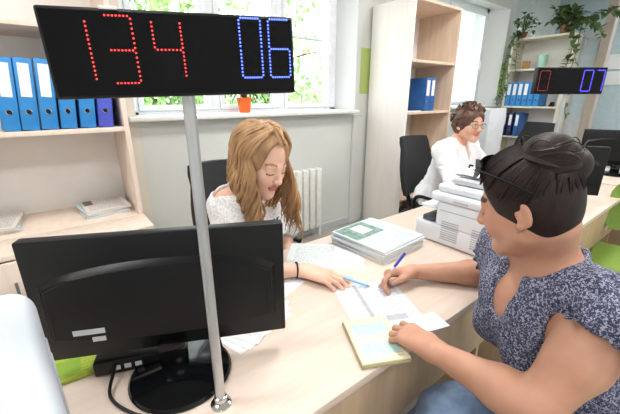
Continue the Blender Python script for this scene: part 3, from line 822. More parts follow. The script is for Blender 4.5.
b = nb(); box(b, .068-.1595, -.0285, .6+.1045, .088-.1595, -.004, .6+.1085, .001); obj('mounting_clip', b, M['white_paint'], pn)
D2 = [('0', .012, .014, .040, .076, 'led_red_dim', 10, .0016), ('0', .190, .012, .038, .080, 'led_blue2', 10, .0021), ('7', .242, .012, .034, .080, 'led_blue2', 10, .0021)]
display('small black queue display reading 07 above the far end of the desk row', (1.765, .530, .75), math.radians(-37), .285, .104, .026, D2, (.150, .607, 0))

# ---------------------------------------------------------------- monitors
def monitor(label, loc, ang, W, H, zb, off, name='monitor', flip=False, stickers=True, base_r=.11, group=None, bx=0.):
    """origin at the centre of the foot; back of the screen faces local -y (the screen local +y)"""
    t = thing(name, label, 'monitor', loc, ang, group); y = off
    b = nb(); box(b, -W/2, y-.006, zb, W/2, y+.022, zb+H, .004); sh = obj('screen_shell', b, M['black'], t)
    # curved back bulge
    b = nb(); n = 14; pts = []
    for i in range(n+1):
        u = i/n*2-1; pts.append((u*(W/2-.022), zb+H*.80-.030*u*u-(.010 if abs(u) > .98 else 0)))
    for i in range(n, -1, -1):
        u = i/n*2-1; pts.append((u*(W/2-.022), zb+.055-.022*(1-u*u)))
    fr = [b.verts.new((p[0], y-.005, p[1])) for p in pts]; cx_, cz_ = 0, zb+H*.45
    bk = [b.verts.new((cx_+(p[0]-cx_)*.95, y-.022, cz_+(p[1]-cz_)*.88)) for p in pts]; m_ = len(pts)
    for i in range(m_): b.faces.new((fr[i], fr[(i+1) % m_], bk[(i+1) % m_], bk[i]))
    b.faces.new(bk); b.faces.new(fr[::-1])
    bmesh.ops.bevel(b, geom=[e for e in b.edges if all(v in bk for v in e.verts)], offset=.004, segments=2, affect='EDGES')
    bu = obj('back_cover', b, M['black'], t)
    if stickers:
        b = nb(); box(b, -W*.36, y-.0235, zb+.068, -W*.36+.060, y-.0222, zb+.080); obj('sticker', b, M['gprinter'], bu)
        b = nb(); box(b, -W*.36+.034, y-.0245, zb+.050, -W*.36+.059, y-.0222, zb+.060); obj('sticker', b, M['gprinter'], bu)
    b = nb(); box(b, -W/2+.014, y+.0215, zb+.02, W/2-.014, y+.0235, zb+H-.014); obj('screen', b, M['screen'], t)
    b = nb(); box(b, -.030, y-.030, .02, .030, y-.004, zb+.022, .006); obj('stand_neck', b, M['blackg'], t)
    b = nb(); lathe(b, [(0, 0), (base_r*.99, 0), (base_r, .004), (base_r*.96, .010), (base_r*.55, .017), (.03, .022), (0, .022)], (bx, 0, 0), n=48); obj('stand_base', b, M['blackg'], t)
    return t
monitor('large black monitor seen from behind on the front desk', (.128, .668, .75), math.radians(-25.3), .515, .277, .060, .030, bx=.014)
monitor('black monitor seen from behind the customer\'s hair bun on the second desk', (2.25, .62, .75), math.radians(-62), .42, .27, .07, .03, stickers=False)
monitor('black monitor with white sticker at the right edge on the crosswise desk', (3.55, .61, .75), math.radians(-68), .50, .285, .06, .03, stickers=True)
monitor('black monitor behind the other one at the far right', (3.75, .42, .75), math.radians(-62), .46, .27, .16, .03, stickers=False)

# cables and the black box under the monitor
b = nb(); tube(b, smoothpath([(.04, .79, .80), (.02, .74, .775), (.00, .68, .758), (.03, .61, .755), (.08, .55, .755), (.10, .47, .756)], 8), .0035, 8)
props(obj('cable', b, M['black']), 'thick black cable curling on the desk left of the monitor foot', 'cable')
b = nb(); tube(b, smoothpath([(.236, .668, .80), (.238, .658, .77), (.242, .645, .755), (.236, .615, .754), (.215, .590, .754)], 8), .0025, 8)
props(obj('cable', b, M['black']), 'thin black cable hanging beside the silver pole', 'cable')
t = thing('connection_box', 'flat black connection box lying behind the big monitor foot', 'electronics box', (.075, .80, .75), -.35)
b = nb(); prism(b, [(-.075, -.07), (.075, -.07), (.075, .07), (-.075, .07)], .003, .040, .005); bx_ = obj('box_body', b, M['black'], t)
for x in (-.06, .06):
    for y in (-.055, .055):
        b = nb(); cyl(b, (x, y, 0), (x, y, .004), .008, n=12); obj('foot', b, M['dgrey'], t)
for k in range(3):
    b = nb(); box(b, -.035+k*.022, -.0712, .014, -.021+k*.022, -.0695, .026, .001); obj('socket', b, M['gprinter'], bx_)

# ---------------------------------------------------------------- printers
def printer_near():
    t = thing('printer', 'white printer at the bottom left corner of the desk', 'printer', (-.25, .41, .75), .10)
    b = nb(); box(b, -.215, -.185, 0, .200, .150, .20, .015, 3); obj('printer_body', b, M['gprinter'], t)
    b = nb(); box(b, -.210, -.180, .165, .205, .146, .352, .030, 5); obj('printer_cover', b, M['nprinter'], t)
    b = nb(); box(b, -.18, -.11, .340, .165, .130, .366, .010, 4); obj('scanner_lid', b, M['nprinter'], t)
    b = nb(); box(b, -.19, -.175, .345, .13, -.12, .358, .004); obj('control_panel', b, M['gprinter'], t)
    b = nb(); box(b, -.20, -.215, .02, .15, -.18, .10, .006); obj('paper_tray', b, M['gprinter'], t)
    b = nb(); box(b, .2045, -.16, .232, .2075, .128, .2365); box(b, .2045, -.16, .262, .2065, .128, .264); obj('cover_seam', b, M['dgrey2'], t)
printer_near()
def mfp():
    t = thing('printer', 'white multifunction printer with papers on its lid at the end of the front desk', 'printer', (1.42, .62, .75))
    W = dict(parent=t, world=True)
    b = nb(); box(b, 1.235, .425, .752, 1.625, .83, .835, .010, 3); obj('paper_tray', b, M['wprinter'], **W)
    b = nb(); box(b, 1.235, .425, .834, 1.625, .735, .935, .008, 3); bd = obj('printer_body', b, M['wprinter'], **W)
    b = nb(); box(b, 1.225, .42, .937, 1.63, .765, .975, .012, 3); obj('scanner_bed', b, M['wprinter'], **W)
    b = nb(); box(b, 1.24, .44, .976, 1.62, .745, 1.008, .010, 3); li = obj('scanner_lid', b, M['wprinter'], **W)
    b = nb(); prism(b, [(1.27, .50), (1.60, .50), (1.60, .70), (1.27, .70)], 1.012, 1.035, .006); fe = obj('document_feeder', b, M['gprinter'], **W)
    b = nb(); box(b, 1.24, .740, .895, 1.58, .815, .908, .004); obj('output_tray', b, M['wprinter'], **W)
    b = nb(); box(b, 1.24, .74, .838, 1.56, .80, .86, .005); obj('inner_tray', b, M['dgrey'], **W)
    for y0 in (.63, .50):
        b = nb()
        for k in range(9): box(b, 1.2335, y0, .778+k*.0095, 1.236, y0+.075, .778+k*.0095+.0035)
        v = obj('vent', b, M['dgrey2'], **W); v['label'] = 'grey vent slots'
    b = nb(); box(b, 1.2335, .44, .900, 1.236, .72, .903); obj('seam', b, M['dgrey2'], **W)
    b = nb(); box(b, 1.2238, .60, .948, 1.226, .66, .954); obj('name_plate', b, M['dgrey2'], **W)
mfp()
for k, (c, a, w, d, cv) in enumerate([((1.42, .585, 1.037), .15, .21, .30, .006), ((1.45, .62, 1.041), .5, .21, .297, .010), ((1.40, .66, 1.046), -.2, .2, .28, .008)]):
    sheet('paper_sheet', ['loose sheet lying lowest on top of the white multifunction printer', 'sheet turned askew in the middle of the papers on the multifunction printer', 'uppermost loose sheet on the multifunction printer'][k], 'paper', c, a, w, d, 'paper', .002, 'sheets on the multifunction printer', cv)
# a pale tower behind the seated woman with glasses
t = thing('computer_tower', 'pale grey computer tower beyond the woman with glasses', 'computer', (3.30, 1.56, .75), .0)
b = nb(); box(b, -.16, -.09, 0, .16, .11, .49, .008); obj('case', b, M['gprinter'], t)
b = nb(); box(b, -.162, .03, .10, -.159, .095, .40, .002); obj('front_panel', b, M['dgrey'], t)
b = nb(); cyl(b, (-.164, -.03, .20), (-.158, -.03, .20), .012); obj('power_button', b, M['dgrey2'], t)
t = thing('side_table', 'small grey cabinet carrying the computer tower behind the second desk', 'cabinet', (3.32, 1.56, 0))
b = nb(); box(b, -.24, -.26, 0, .24, .26, .745, .005); obj('cabinet_body', b, M['cabw'], t)
b = nb(); box(b, -.256, -.25, .05, -.24, .25, .70, .003); d_ = obj('door', b, M['cabw'], t)
b = nb(); cyl(b, (-.27, .18, .35), (-.27, .18, .45), .005); obj('handle', b, M['steel'], d_)

# ---------------------------------------------------------------- papers on the desk
DZ = .7503
def ang(a, c): return math.atan2(c[1]-a[1], c[0]-a[0])
sheet('paper_sheet', 'printed table form lying behind the long-haired woman\'s hand, next to the folder stack', 'paper', (.780, .915, DZ), ang((.716, 1.068), (.934, .864)), .297, .21, 'printed2', .0008, 'sheets on the front desk')
sheet('paper_sheet', 'application form being signed between the two women', 'paper', (.700, .580, DZ), ang((.685, .677), (.839, .597))+.04, .21, .235, 'form', .0008, 'sheets on the front desk')
sheet('paper_sheet', 'blank sheet under the forearm right of the big monitor', 'paper', (.478, .860, DZ), .34, .20, .18, 'paper', .0008, 'sheets on the front desk')
for k in range(3):
    sheet('paper_sheet', ['printed sheet lowest under the right end of the big monitor', 'printed sheet in the middle of those under the right end of the big monitor', 'topmost printed sheet under the right end of the big monitor'][k], 'paper', (.352+.012*k, .712+.012*k, DZ+.001*k), .28+.14*k, .20, .115, 'printed', .0008, 'sheets under the big monitor', 0.)
b = nb(); prism(b, [(-.052, -.033), (.052, -.033), (.052, .033), (-.052, .033)], 0, .0015); o = obj('card', b, M['paper']); o.location = (.735, .425, DZ+.001); o.rotation_euler = (0, 0, -.30)
props(o, 'small white card at the desk edge beside the customer\'s fist', 'card')
# sticker pad / green packet and small things left
t = thing('green_packet', 'lime green packet under the left end of the big monitor', 'packet', (-.045, .825, DZ), -.05)
b = nb(); box(b, -.055, -.045, 0, .055, .045, .010, .004); obj('packet_body', b, M['greenpad'], t)
sheet('paper_sheet', 'crumpled white note between the near printer and the big monitor', 'paper', (-.105, .90, DZ), .9, .07, .10, 'paper', .001, None, .01)
# booklet lying open
t = thing('certificate_booklet', 'open yellowish booklet with pale blue print at the desk edge', 'booklet', (.563, .462, DZ), ang((.48, .422), (.584, .37)))
b = nb(); box(b, -.062, -.083, 0, .062, .083, .010, .003); obj('cover', b, M['idcover'], t)
b = nb(); box(b, -.060, -.081, .010, .060, .081, .0145, .001); obj('pages', b, M['idpage'], t)
# stack of folders and brochures
z = DZ; A = .06
for k, (dx, dy, a, th, m, lb) in enumerate([(0, 0, .06, .012, 'mag2', 'pale blue folder at the bottom of the stack beside the multifunction printer'),
        (.006, .004, .02, .010, 'mag1', 'brochure second from the bottom of the stack on the desk'),
        (-.006, .002, .09, .011, 'mag2', 'blue-edged folder in the middle of the stack on the desk'),
        (.004, -.004, .05, .009, 'mag2', 'pale folder just under the top brochure of the stack'),
        (.0, .003, .07, .007, 'mag1', 'brochure with a green landscape cover on top of the stack')]):
    magazine(lb, (1.025+dx, .865+dy, z), a, .265, .275, th, m, 'folders and brochures stacked on the desk'); z += th+.0004
def pen(label, tip, tail, m, m2, r=.0042):
    tip, tail = Vector(tip), Vector(tail); t = thing('pen', label, 'pen', tuple(tip)); d = (tail-tip); L_ = d.length; u = d.normalized()
    b = nb(); cyl(b, u*.012, u*L_*.62, r, n=12); obj('barrel', b, M[m2], t)
    b = nb(); cyl(b, (0, 0, 0), u*.012, .0008, r*.9, n=10); obj('tip', b, M['steel'], t)
    b = nb(); cyl(b, u*L_*.62, u*L_, r*1.12, r*1.0, n=12); c_ = obj('cap', b, M[m], t)
    s = u.orthogonal().normalized(); b = nb(); tube(b, [u*L_*.66+s*r*1.5, u*L_*.96+s*r*1.5, u*L_*.97+s*r*.6], .0011, 6); obj('clip', b, M[m], c_)
    return t
pen('blue-capped pen in the customer\'s writing hand', (.765, .628, .752), (.830, .583, .876), 'penblue', 'penclear')
pen('light blue pen under the long-haired woman\'s fingers', (.745, .645, .7555), (.690, .715, .778), 'penlight', 'penlight', .0045)

# ---------------------------------------------------------------- chairs
def office_chair(label, loc, ang, fabric='blackcloth', seat_z=.46, back_h=.52, w=.44, base=True, tilt=-.12):
    """origin on the floor; the sitter faces local +y"""
    t = thing('office_chair', label, 'chair', loc, ang)
    b = nb(); box(b, -w/2, -.22, seat_z-.06, w/2, .23, seat_z, .028, 4); obj('seat', b, M[fabric], t)
    b = nb(); n = 10; g = []
    for s in (0, 1):
        rows = []
        for i in range(n+1):
            v = i/n; ww = w*(.40+.10*math.sin(PI*min(1, v*1.25))) * (1 if v < .9 else 1-.9*(v-.9)); row = []
            for j in range(9):
                u = j/8*2-1; row.append(b.verts.new((u*ww, -.25-.10*v+.05*u*u-.035*(1-s)+.02*math.sin(v*PI), seat_z+.10+v*back_h)))
            rows.append(row)
        g.append(rows)
    for i in range(n):
        for j in range(8):
            b.faces.new((g[1][i][j], g[1][i][j+1], g[1][i+1][j+1], g[1][i+1][j])); b.faces.new((g[0][i][j], g[0][i+1][j], g[0][i+1][j+1], g[0][i][j+1]))
    bd = [(0, j) for j in range(9)]+[(i, 8) for i in range(1, n+1)]+[(n, j) for j in range(7, -1, -1)]+[(i, 0) for i in range(n-1, 0, -1)]
    for p, q in zip(bd, bd[1:]+bd[:1]): b.faces.new((g[0][p[0]][p[1]], g[0][q[0]][q[1]], g[1][q[0]][q[1]], g[1][p[0]][p[1]]))
    obj('backrest', b, M[fabric], t)
    b = nb(); tube(b, smoothpath([(0, -.05, seat_z-.07), (0, -.24, seat_z-.06), (0, -.315, seat_z+.05), (0, -.335, seat_z+.25)], 6), .018, 8); obj('back_support', b, M['black'], t)
    for s in (-1, 1):
        b = nb(); tube(b, smoothpath([(s*(w/2-.02), -.05, seat_z-.04), (s*(w/2+.05), -.05, seat_z+.0), (s*(w/2+.05), -.05, seat_z+.15), (s*(w/2+.04), .10, seat_z+.16)], 5), .013, 8); obj('armrest', b, M['black'], t)
    b = nb(); cyl(b, (0, 0, .09), (0, 0, seat_z-.055), .026); obj('gas_lift', b, M['black'], t)
    for k in range(5):
        a = k*2*PI/5+.3; e = Vector((math.cos(a)*.28, math.sin(a)*.28, .07))
        b = nb(); tube(b, [(0, 0, .11), e*.5+Vector((0, 0, .06)), e], lambda u: .024-.008*u, 8); lg = obj('leg', b, M['black'], t)
        b = nb(); cyl(b, e+Vector((-.022, 0, -.042)), e+Vector((.022, 0, -.042)), .027, n=16); obj('castor', b, M['black'], lg)
    return t
office_chair('black office chair behind the long-haired woman', (.72, 1.38, 0), math.radians(192), back_h=.46, w=.36)
office_chair('black mesh office chair beside the tall birch cabinet', (2.43, 1.42, 0), math.radians(180), back_h=.47)
office_chair('black office chair in front of the far shelf unit', (4.55, 1.70, 0), math.radians(80), back_h=.48)

def visitor_chair(label, loc, ang):
    t = thing('visitor_chair', label, 'chair', loc, ang, None)
    b = nb(); box(b, -.23, -.21, .42, .23, .23, .47, .024, 4); obj('seat', b, M['green_chair'], t)
    b = nb(); 
    g = []
    for s in (0, 1):
        rows = []
        for i in range(9):
            v = i/8; row = []
            ww = .215*(1-.25*max(0, (v-.72)/.28)**2-.18*max(0, (.25-v)/.25)**2)
            for j in range(9):
                u = j/8*2-1; row.append(b.verts.new((u*ww, -.235-.07*v+.035*u*u-.03*(1-s), .56+v*.30)))
            rows.append(row)
        g.append(rows)
    for i in range(8):
        for j in range(8):
            b.faces.new((g[1][i][j], g[1][i][j+1], g[1][i+1][j+1], g[1][i+1][j])); b.faces.new((g[0][i][j], g[0][i+1][j], g[0][i+1][j+1], g[0][i][j+1]))
    bd = [(0, j) for j in range(9)]+[(i, 8) for i in range(1, 9)]+[(8, j) for j in range(7, -1, -1)]+[(i, 0) for i in range(7, 0, -1)]
    for p, q in zip(bd, bd[1:]+bd[:1]): b.faces.new((g[0][p[0]][p[1]], g[0][q[0]][q[1]], g[1][q[0]][q[1]], g[1][p[0]][p[1]]))
    obj('backrest', b, M['green_chair'], t)
    for s in (-1, 1):
        b = nb(); tube(b, smoothpath([(s*.22, .22, .0), (s*.22, .21, .30), (s*.22, .19, .41), (s*.22, 0, .415), (s*.22, -.20, .42), (s*.21, -.27, .50), (s*.17, -.295, .66)], 5), .011, 8); obj('chrome_frame', b, M['chrome'], t)
        b = nb(); tube(b, smoothpath([(s*.22, -.28, .0), (s*.22, -.22, .20), (s*.22, -.12, .41)], 5), .011, 8); obj('leg', b, M['chrome'], t)
    return t
visitor_chair('green visitor chair standing empty at the second desk', (2.50, .21, 0), math.radians(97))
visitor_chair('green visitor chair the customer in the navy blouse sits on', (1.03, .03, 0), math.radians(53))

# ---------------------------------------------------------------- plants
def leafmesh(b, p, d, up, L, W):
    """a pointed, slightly folded leaf"""
    d = d.normalized(); s = d.cross(up)
    if s.length < 1e-4: s = Vector((1, 0, 0))
    s.normalize(); u = s.cross(d); n = 5; L0, C_, R0 = [], [], []
    for i in range(n+1):
        t_ = i/n; w = W*math.sin(PI*min(.999, t_**.8))*.5; q = p+d*L*t_-u*L*.25*t_*t_
        C_.append(b.verts.new(q)); L0.append(b.verts.new(q+s*w+u*w*.3)); R0.append(b.verts.new(q-s*w+u*w*.3))
    for i in range(n):
        b.faces.new((C_[i], C_[i+1], L0[i+1], L0[i])); b.faces.new((R0[i], R0[i+1], C_[i+1], C_[i]))
# hanging plant in the orange pot on the sill
t = thing('potted_plant', 'plant with long thin leaves in an orange pot on the window sill', 'plant', (1.315, 2.58, 1.2225))
b = nb(); lathe(b, [(0, 0), (.042, 0), (.058, .10), (.064, .10), (.064, .115), (.056, .115), (.05, .10), (0, .098)], n=24); obj('pot', b, M['orange'], t)
b = nb(); r = random.Random(4)
for k in range(16):
    a = r.uniform(0, 6.3); R_ = r.uniform(.10, .20); h = r.uniform(.02, .10)
    path = smoothpath([(0, 0, .10), (math.cos(a)*R_*.45, math.sin(a)*R_*.45, .10+h+.03), (math.cos(a)*R_*.9, math.sin(a)*R_*.7, .10+h*.4), (math.cos(a)*R_*1.15, math.sin(a)*R_*.8, .06)], 4)
    path = [Vector((p.x, p.y*.6, p.z)) for p in path]
    tube(b, path, lambda u: .006*(1-u)+.0015, 6, flat=.3)
obj('leaves', b, M['leafd'], t)

def trailing(label, base, pot_r, vines, seed, lsize=.06, up=18):
    r = random.Random(seed); t = thing('potted_plant', label, 'plant', base)
    b = nb(); lathe(b, [(0, 0), (pot_r*.7, 0), (pot_r, pot_r*1.3), (pot_r*1.06, pot_r*1.3), (pot_r*1.06, pot_r*1.5), (pot_r*.9, pot_r*1.5), (0, pot_r*1.35)], n=20); obj('pot', b, M['terracotta'], t)
    st = nb(); lf = nb(); z0 = pot_r*1.4
    for v in vines:
        pts = [Vector((0, 0, z0))]+[Vector(q) for q in v]; P = smoothpath(pts, 6); tube(st, P, .004, 6)
        for i in range(2, len(P)):
            for _ in range(2):
                d = Vector((r.uniform(-1, .3), r.uniform(-1, 1), r.uniform(-.9, .5))); leafmesh(lf, P[i], d, Vector((0, 0, 1)), lsize*r.uniform(.7, 1.3), lsize*.7)
    for _ in range(up):
        a = r.uniform(0, 6.3); e = Vector((math.cos(a)*r.uniform(.03, .13), math.sin(a)*r.uniform(.03, .15), z0+r.uniform(.03, .20)))
        tube(st, smoothpath([(0, 0, z0), e*.5+Vector((0, 0, z0*.5+.03)), e], 3), .003, 5)
        for _ in range(4): leafmesh(lf, e+Vector((r.gauss(0, .02), r.gauss(0, .02), r.gauss(0, .02))), Vector((r.uniform(-1, .4), r.uniform(-1, 1), r.uniform(-.6, .7))), Vector((0, 0, 1)), lsize*r.uniform(.8, 1.4), lsize*.75)
    obj('stems', st, M['stem'], t); o = obj('leaves', lf, M['leaf'], t)
trailing('trailing plant hanging down the left side of the far shelf unit', (5.42, 2.27, 2.092), .055,
         [[(-.14, .05, .02), (-.17, .09, -.30), (-.16, .10, -.60), (-.18, .12, -.85)], [(-.14, -.02, .0), (-.16, -.03, -.2), (-.16, -.05, -.42)], [(-.14, .03, .02), (-.18, .06, -.25), (-.18, .02, -.55), (-.17, .05, -.78)]], 11)
trailing('bushy plant with long vines on the right end of the far shelf unit', (5.42, 1.78, 2.092), .065,
         [[(-.10, -.18, .05), (-.14, -.21, -.25), (-.16, -.20, -.55), (-.14, -.24, -.95)], [(-.10, -.22, .12), (-.2, -.36, .06), (-.2, -.46, -.10)], [(-.12, -.14, .0), (-.16, -.16, -.3), (-.15, -.10, -.5)], [(-.05, -.25, .15), (-.12, -.42, .18), (-.1, -.55, .16)]], 12, lsize=.085, up=34)

# notice on the far wall
for k, (y, zc, w, h, lb) in enumerate([(1.60, 1.62, .30, .20, 'small printed notice pinned low on the pale far wall'), (1.55, 1.86, .42, .22, 'larger printed notice pinned on the pale far wall')]):
    b = nb(); box(b, 7.288, y-w/2, zc-h/2, 7.298, y+w/2, zc+h/2); props(obj('notice', b, M['printed']), lb, 'notice', 'notices on the far wall')

# ================================================================== PEOPLE
def frames_rot(F, p): return F.o+F.R @ V3(p)

def hair_cap(name, HF, hp, m, parent, g, face, s=1., h=.0035, extra=(), low=-.075, cr=None):
    """hair volume around the skull: grown cranium minus an oval for the face"""
    cr = cr or [fell(HF, (0, -.012*s, .035*s), (.076*s, .096*s, .084*s))]+[fell(HF, (0, -.045*s, -.01*s), (.066*s, .058*s, .070*s), .04)]
    cr = cr+list(extra)
    fc = fell(HF, face[0], face[1])
    def cut(F, X, Y, Z):
        d = pdist(fc, X, Y, Z, 0.); F = -smin(-F, d, .012)
        zz = (X-HF.o[0])*HF.R[0, 2]+(Y-HF.o[1])*HF.R[1, 2]+(Z-HF.o[2])*HF.R[2, 2]
        return np.maximum(F, low-zz)
    return sdf_obj(name, cr, m, parent, h, g, cut)

def push_out(prims, P, gap):
    P = np.array(P, float)
    for _ in range(4):
        d = pts_dist(prims, P); bad = d < gap
        if not bad.any(): break
        e = 1e-3; G = np.stack([pts_dist(prims, P+np.eye(3)[i]*e)-d for i in range(3)], 1)/e
        n = np.linalg.norm(G, axis=1, keepdims=True)+1e-9
        P = P+np.where(bad[:, None], G/n*(gap-d)[:, None], 0)
    return P

# ---------------------------------------------------------------- the customer (near right)
rt = thing('person', 'woman with a dark hair bun and navy printed sleeveless blouse writing at the desk', 'person', (.99, .10, 0))
f = unit((-.80, .60, 0)); L_, R_, N_ = V3((.735, .070, .968)), V3((.940, .335, .958)), V3((.822, .214, 1.004))
pel, ch = V3((.99, .085, .60)), V3((.862, .198, .850))
HF = look((.758, .246, 1.142), (-.08, .94, -.34), roll=.02)
tp, T_ = torso_prims(pel, ch, L_, R_, N_, f, 1.0)
hp = head_prims(HF, s=.97, cran=((0, -.003, .033), (.073, .083, .080)))
neck = [cone(N_, HF.p((0, -.03, -.05)), .052, .048, .03)]
armL = arm_prims(L_, (.616, .122, .806), (.600, .318, .803), 1.04); armR = arm_prims(R_, (1.090, .415, .790), (.888, .590, .786), 1.0)
handL, _ = hand_prims((.600, .318, .803), (.10, .99, -.10), (-.12, .1, 1), -1, ((18, 36, 26), (22, 40, 28), (26, 42, 28), (30, 44, 28)), ((.034, .030, -.006), (.064, .042, -.020), (.086, .040, -.030)), .98)
handR, RF = hand_prims((.888, .590, .790), (-.90, .40, .02), (.22, .52, .82), 1, ((34, 52, 36), (52, 62, 30), (66, 70, 40), (72, 72, 45)), ((.034, .034, -.010), (.066, .040, -.024), (.092, .026, -.034)), .98)
r_ = unit(np.cross(f, (0, 0, 1)))
legs = leg_prims(pel+r_*.085+V3((0, 0, -.03)), (.73, .33, .51), (.66, .50, .09), (.60, .64, .04))+leg_prims(pel-r_*.085+V3((0, 0, -.03)), (.61, .17, .51), (.54, .33, .09), (.48, .47, .04))
body = tp+neck+hp+armL+armR+legs+handL+handR
sdf_obj('body', body, [M['skinB'], M['lip'], M['browB'], M['lash']], rt, .0032, paint=head_paint(HF, .97))
# blouse: torso shell with a V neckline and folds
NF = look(N_, f)
def blouse_cut(F, X, Y, Z):
    F = F+.0035*np.sin(X*60+Z*35+2*np.sin(Y*40))*np.sin(Y*52-Z*30+1.3*np.sin(X*30))+.004*np.sin((X+Y)*38+Z*22+1.5*np.sin(Z*18))
    for pr, k in ((fell(NF, (0, .03, .045), (.088, .085, .075)), .01), (fell(NF, (0, .115, -.045), (.036, .075, .105), tilt=(-.5, 0, 0)), .012)):
        F = -smin(-F, pdist(pr, X, Y, Z, 0.), k)
    for sh_, el_, t0_, rr_ in ((L_, (.616, .122, .806), .34, .072), (R_, (1.09, .415, .79), .55, .066)):
        a_ = V3(sh_)+(V3(el_)-sh_)*t0_; F = -smin(-F, pdist(cone(a_, el_, rr_), X, Y, Z, 0.), .008)
    return F
sl = [cone(L_, L_+(V3((.616, .122, .806))-L_)*.03, .054, .054, .02), cone(R_, R_+(V3((1.105, .405, .79))-R_)*.30, .056, .062, .02)]
bl = sdf_obj('blouse', tp+sl+[ell(pel+V3((0, 0, -.02)), (.19, .17, .12), None, .05)], M['blouse'], rt, .0042, .012, lambda F, X, Y, Z: np.maximum(blouse_cut(F, X, Y, Z), .50-Z))
def ruffle(sh, el, t0, r0, r1, ln, n=17, amp=.013, seed=1):
    sh, el = Vector(sh), Vector(el); d = (el-sh).normalized(); u = d.orthogonal().normalized(); v = d.cross(u); c = sh+(el-sh)*t0; b = nb(); K = 170; rows = []
    for layer in range(5):
        q = layer/4; rr = []
        for k in range(K):
            a = 2*PI*k/K; w = math.sin(n*a+.8*math.sin(3*a+seed))*amp*q
            rr.append(b.verts.new(c+d*(ln*q+w*.5+.006*q*math.sin(5*a+seed))+(u*math.cos(a)+v*math.sin(a))*(r0+(r1-r0)*q+w)))
        rows.append(rr)
    for A, B in zip(rows, rows[1:]):
        for k in range(K): b.faces.new((A[k], A[(k+1) % K], B[(k+1) % K], B[k]))
    bmesh.ops.solidify(b, geom=b.faces[:], thickness=.0016)
    return b
obj('sleeve_ruffle', ruffle(L_, (.616, .122, .806), .02, .066, .080, .036, amp=.009), M['blouse'], rt, world=True)
obj('sleeve_ruffle', ruffle(R_, (1.09, .415, .79), .26, .066, .074, .030, seed=3, amp=.005), M['blouse'], rt, world=True)
# neckline ruffle band
b = nb(); pts = []
for k in range(25):
    a = (k/24*2-1)*2.3; q = NF.p((.075*math.sin(a), .045+.07*math.cos(a)+(.03 if abs(a) < .3 else 0), .035-.10*max(0, math.cos(a))))
    pts.append(Vector(q))
b.free()
# jeans
sdf_obj('jeans', legs[:3]+legs[4:7]+[ell(pel+V3((0, 0, -.02)), (.165, .145, .10), None, .04)], M['jeans'], rt, .0045, .010, lambda F, X, Y, Z: np.maximum(F, Z-.66)+.002*np.sin(X*70+Z*50)*np.sin(Y*60))
for (an, to) in (((.64, .50, .09), (.60, .64, .04)), ((.52, .33, .09), (.48, .47, .04))):
    an, to = V3(an), V3(to); e = (to-an)/np.linalg.norm(to-an)
    sdf_obj('shoe', [cone(an+V3((0, 0, -.045)), to+V3((0, 0, .0)), .040, .030, .02), cone(an-e*.03+V3((0, 0, -.055)), an+V3((0, 0, -.05)), .032, .035, .02)], M['shoe'], rt, .004, .004, lambda F, X, Y, Z: np.maximum(F, .002-Z))
# hair: cap, swept strands and a bun
bun = V3((.744, .226, 1.240))
ext = [ell(bun, (.042, .044, .041), None, .005), ell(bun+V3((.034, -.022, -.014)), (.034, .034, .032), None, .008), ell(bun+V3((.01, .055, -.038)), (.036, .045, .022), None, .014)]
hr = hair_cap('hair', HF, hp, M['hairB'], rt, .006, ((0, .100, -.030), (.090, .070, .108)), .97, extra=ext, low=-.070, cr=[fell(HF, (0, -.003, .032), (.074, .083, .080)), fell(HF, (0, -.030, -.012), (.060, .048, .064), .03)])
b = nb(); r = random.Random(3)
for k in range(230):   # strands lying on the skull, swept back and up to the bun
    az = r.uniform(-PI, PI); el_ = -.25+r.random()*.5+.55*max(0, math.cos(az))
    c0 = V3((0, -.003, .033)); rad = V3((.082, .091, .088)); P = []
    d0 = V3((math.sin(az)*math.cos(el_), math.cos(az)*math.cos(el_), math.sin(el_)))
    bl_ = HF.R.T @ (bun-HF.o)-c0; d1 = unit(bl_/rad)
    for i in range(12):
        t_ = i/11; d = unit(d0*(1-t_)+d1*t_); P.append(HF.p(c0+d*rad*(1+.004*math.sin(i+k))))
    tube(b, P, lambda u: .0012+.0024*math.sin(PI*min(1, u+.1)), 5)
for k in range(130):    # the coil of the bun
    a0 = r.uniform(0, 6.28); tl = r.uniform(-.7, .7); rr = r.uniform(.75, 1.06); P = []
    for i in range(16):
        a = a0+i*.30; w = tl+.25*math.sin(a*1.5+k)
        P.append(bun+V3((math.cos(a)*math.cos(w)*.042*rr, math.sin(a)*math.cos(w)*.044*rr, math.sin(w)*.043*rr+.004*math.sin(2*a))))
    big = .0085 if k % 4 == 0 else .003
    tube(b, P, lambda u: .0014+big*math.sin(PI*u), 6)
for k in range(7):     # short flyaways over the coil
    a = k*.9; P = [bun+V3((math.cos(a+t_*.9)*.046*(1+.16*t_), math.sin(a+t_*.9)*.048*(1+.16*t_), .020+.016*math.sin(PI*t_))) for t_ in [i/9 for i in range(10)]]
    tube(b, P, lambda u: .0012*(1-u)+.0004, 4)
o = obj('hair_strands', b, M['hairB'], hr, world=False)
o.parent = rt; o.location = -rt.location; o.name = 'hair_strands'
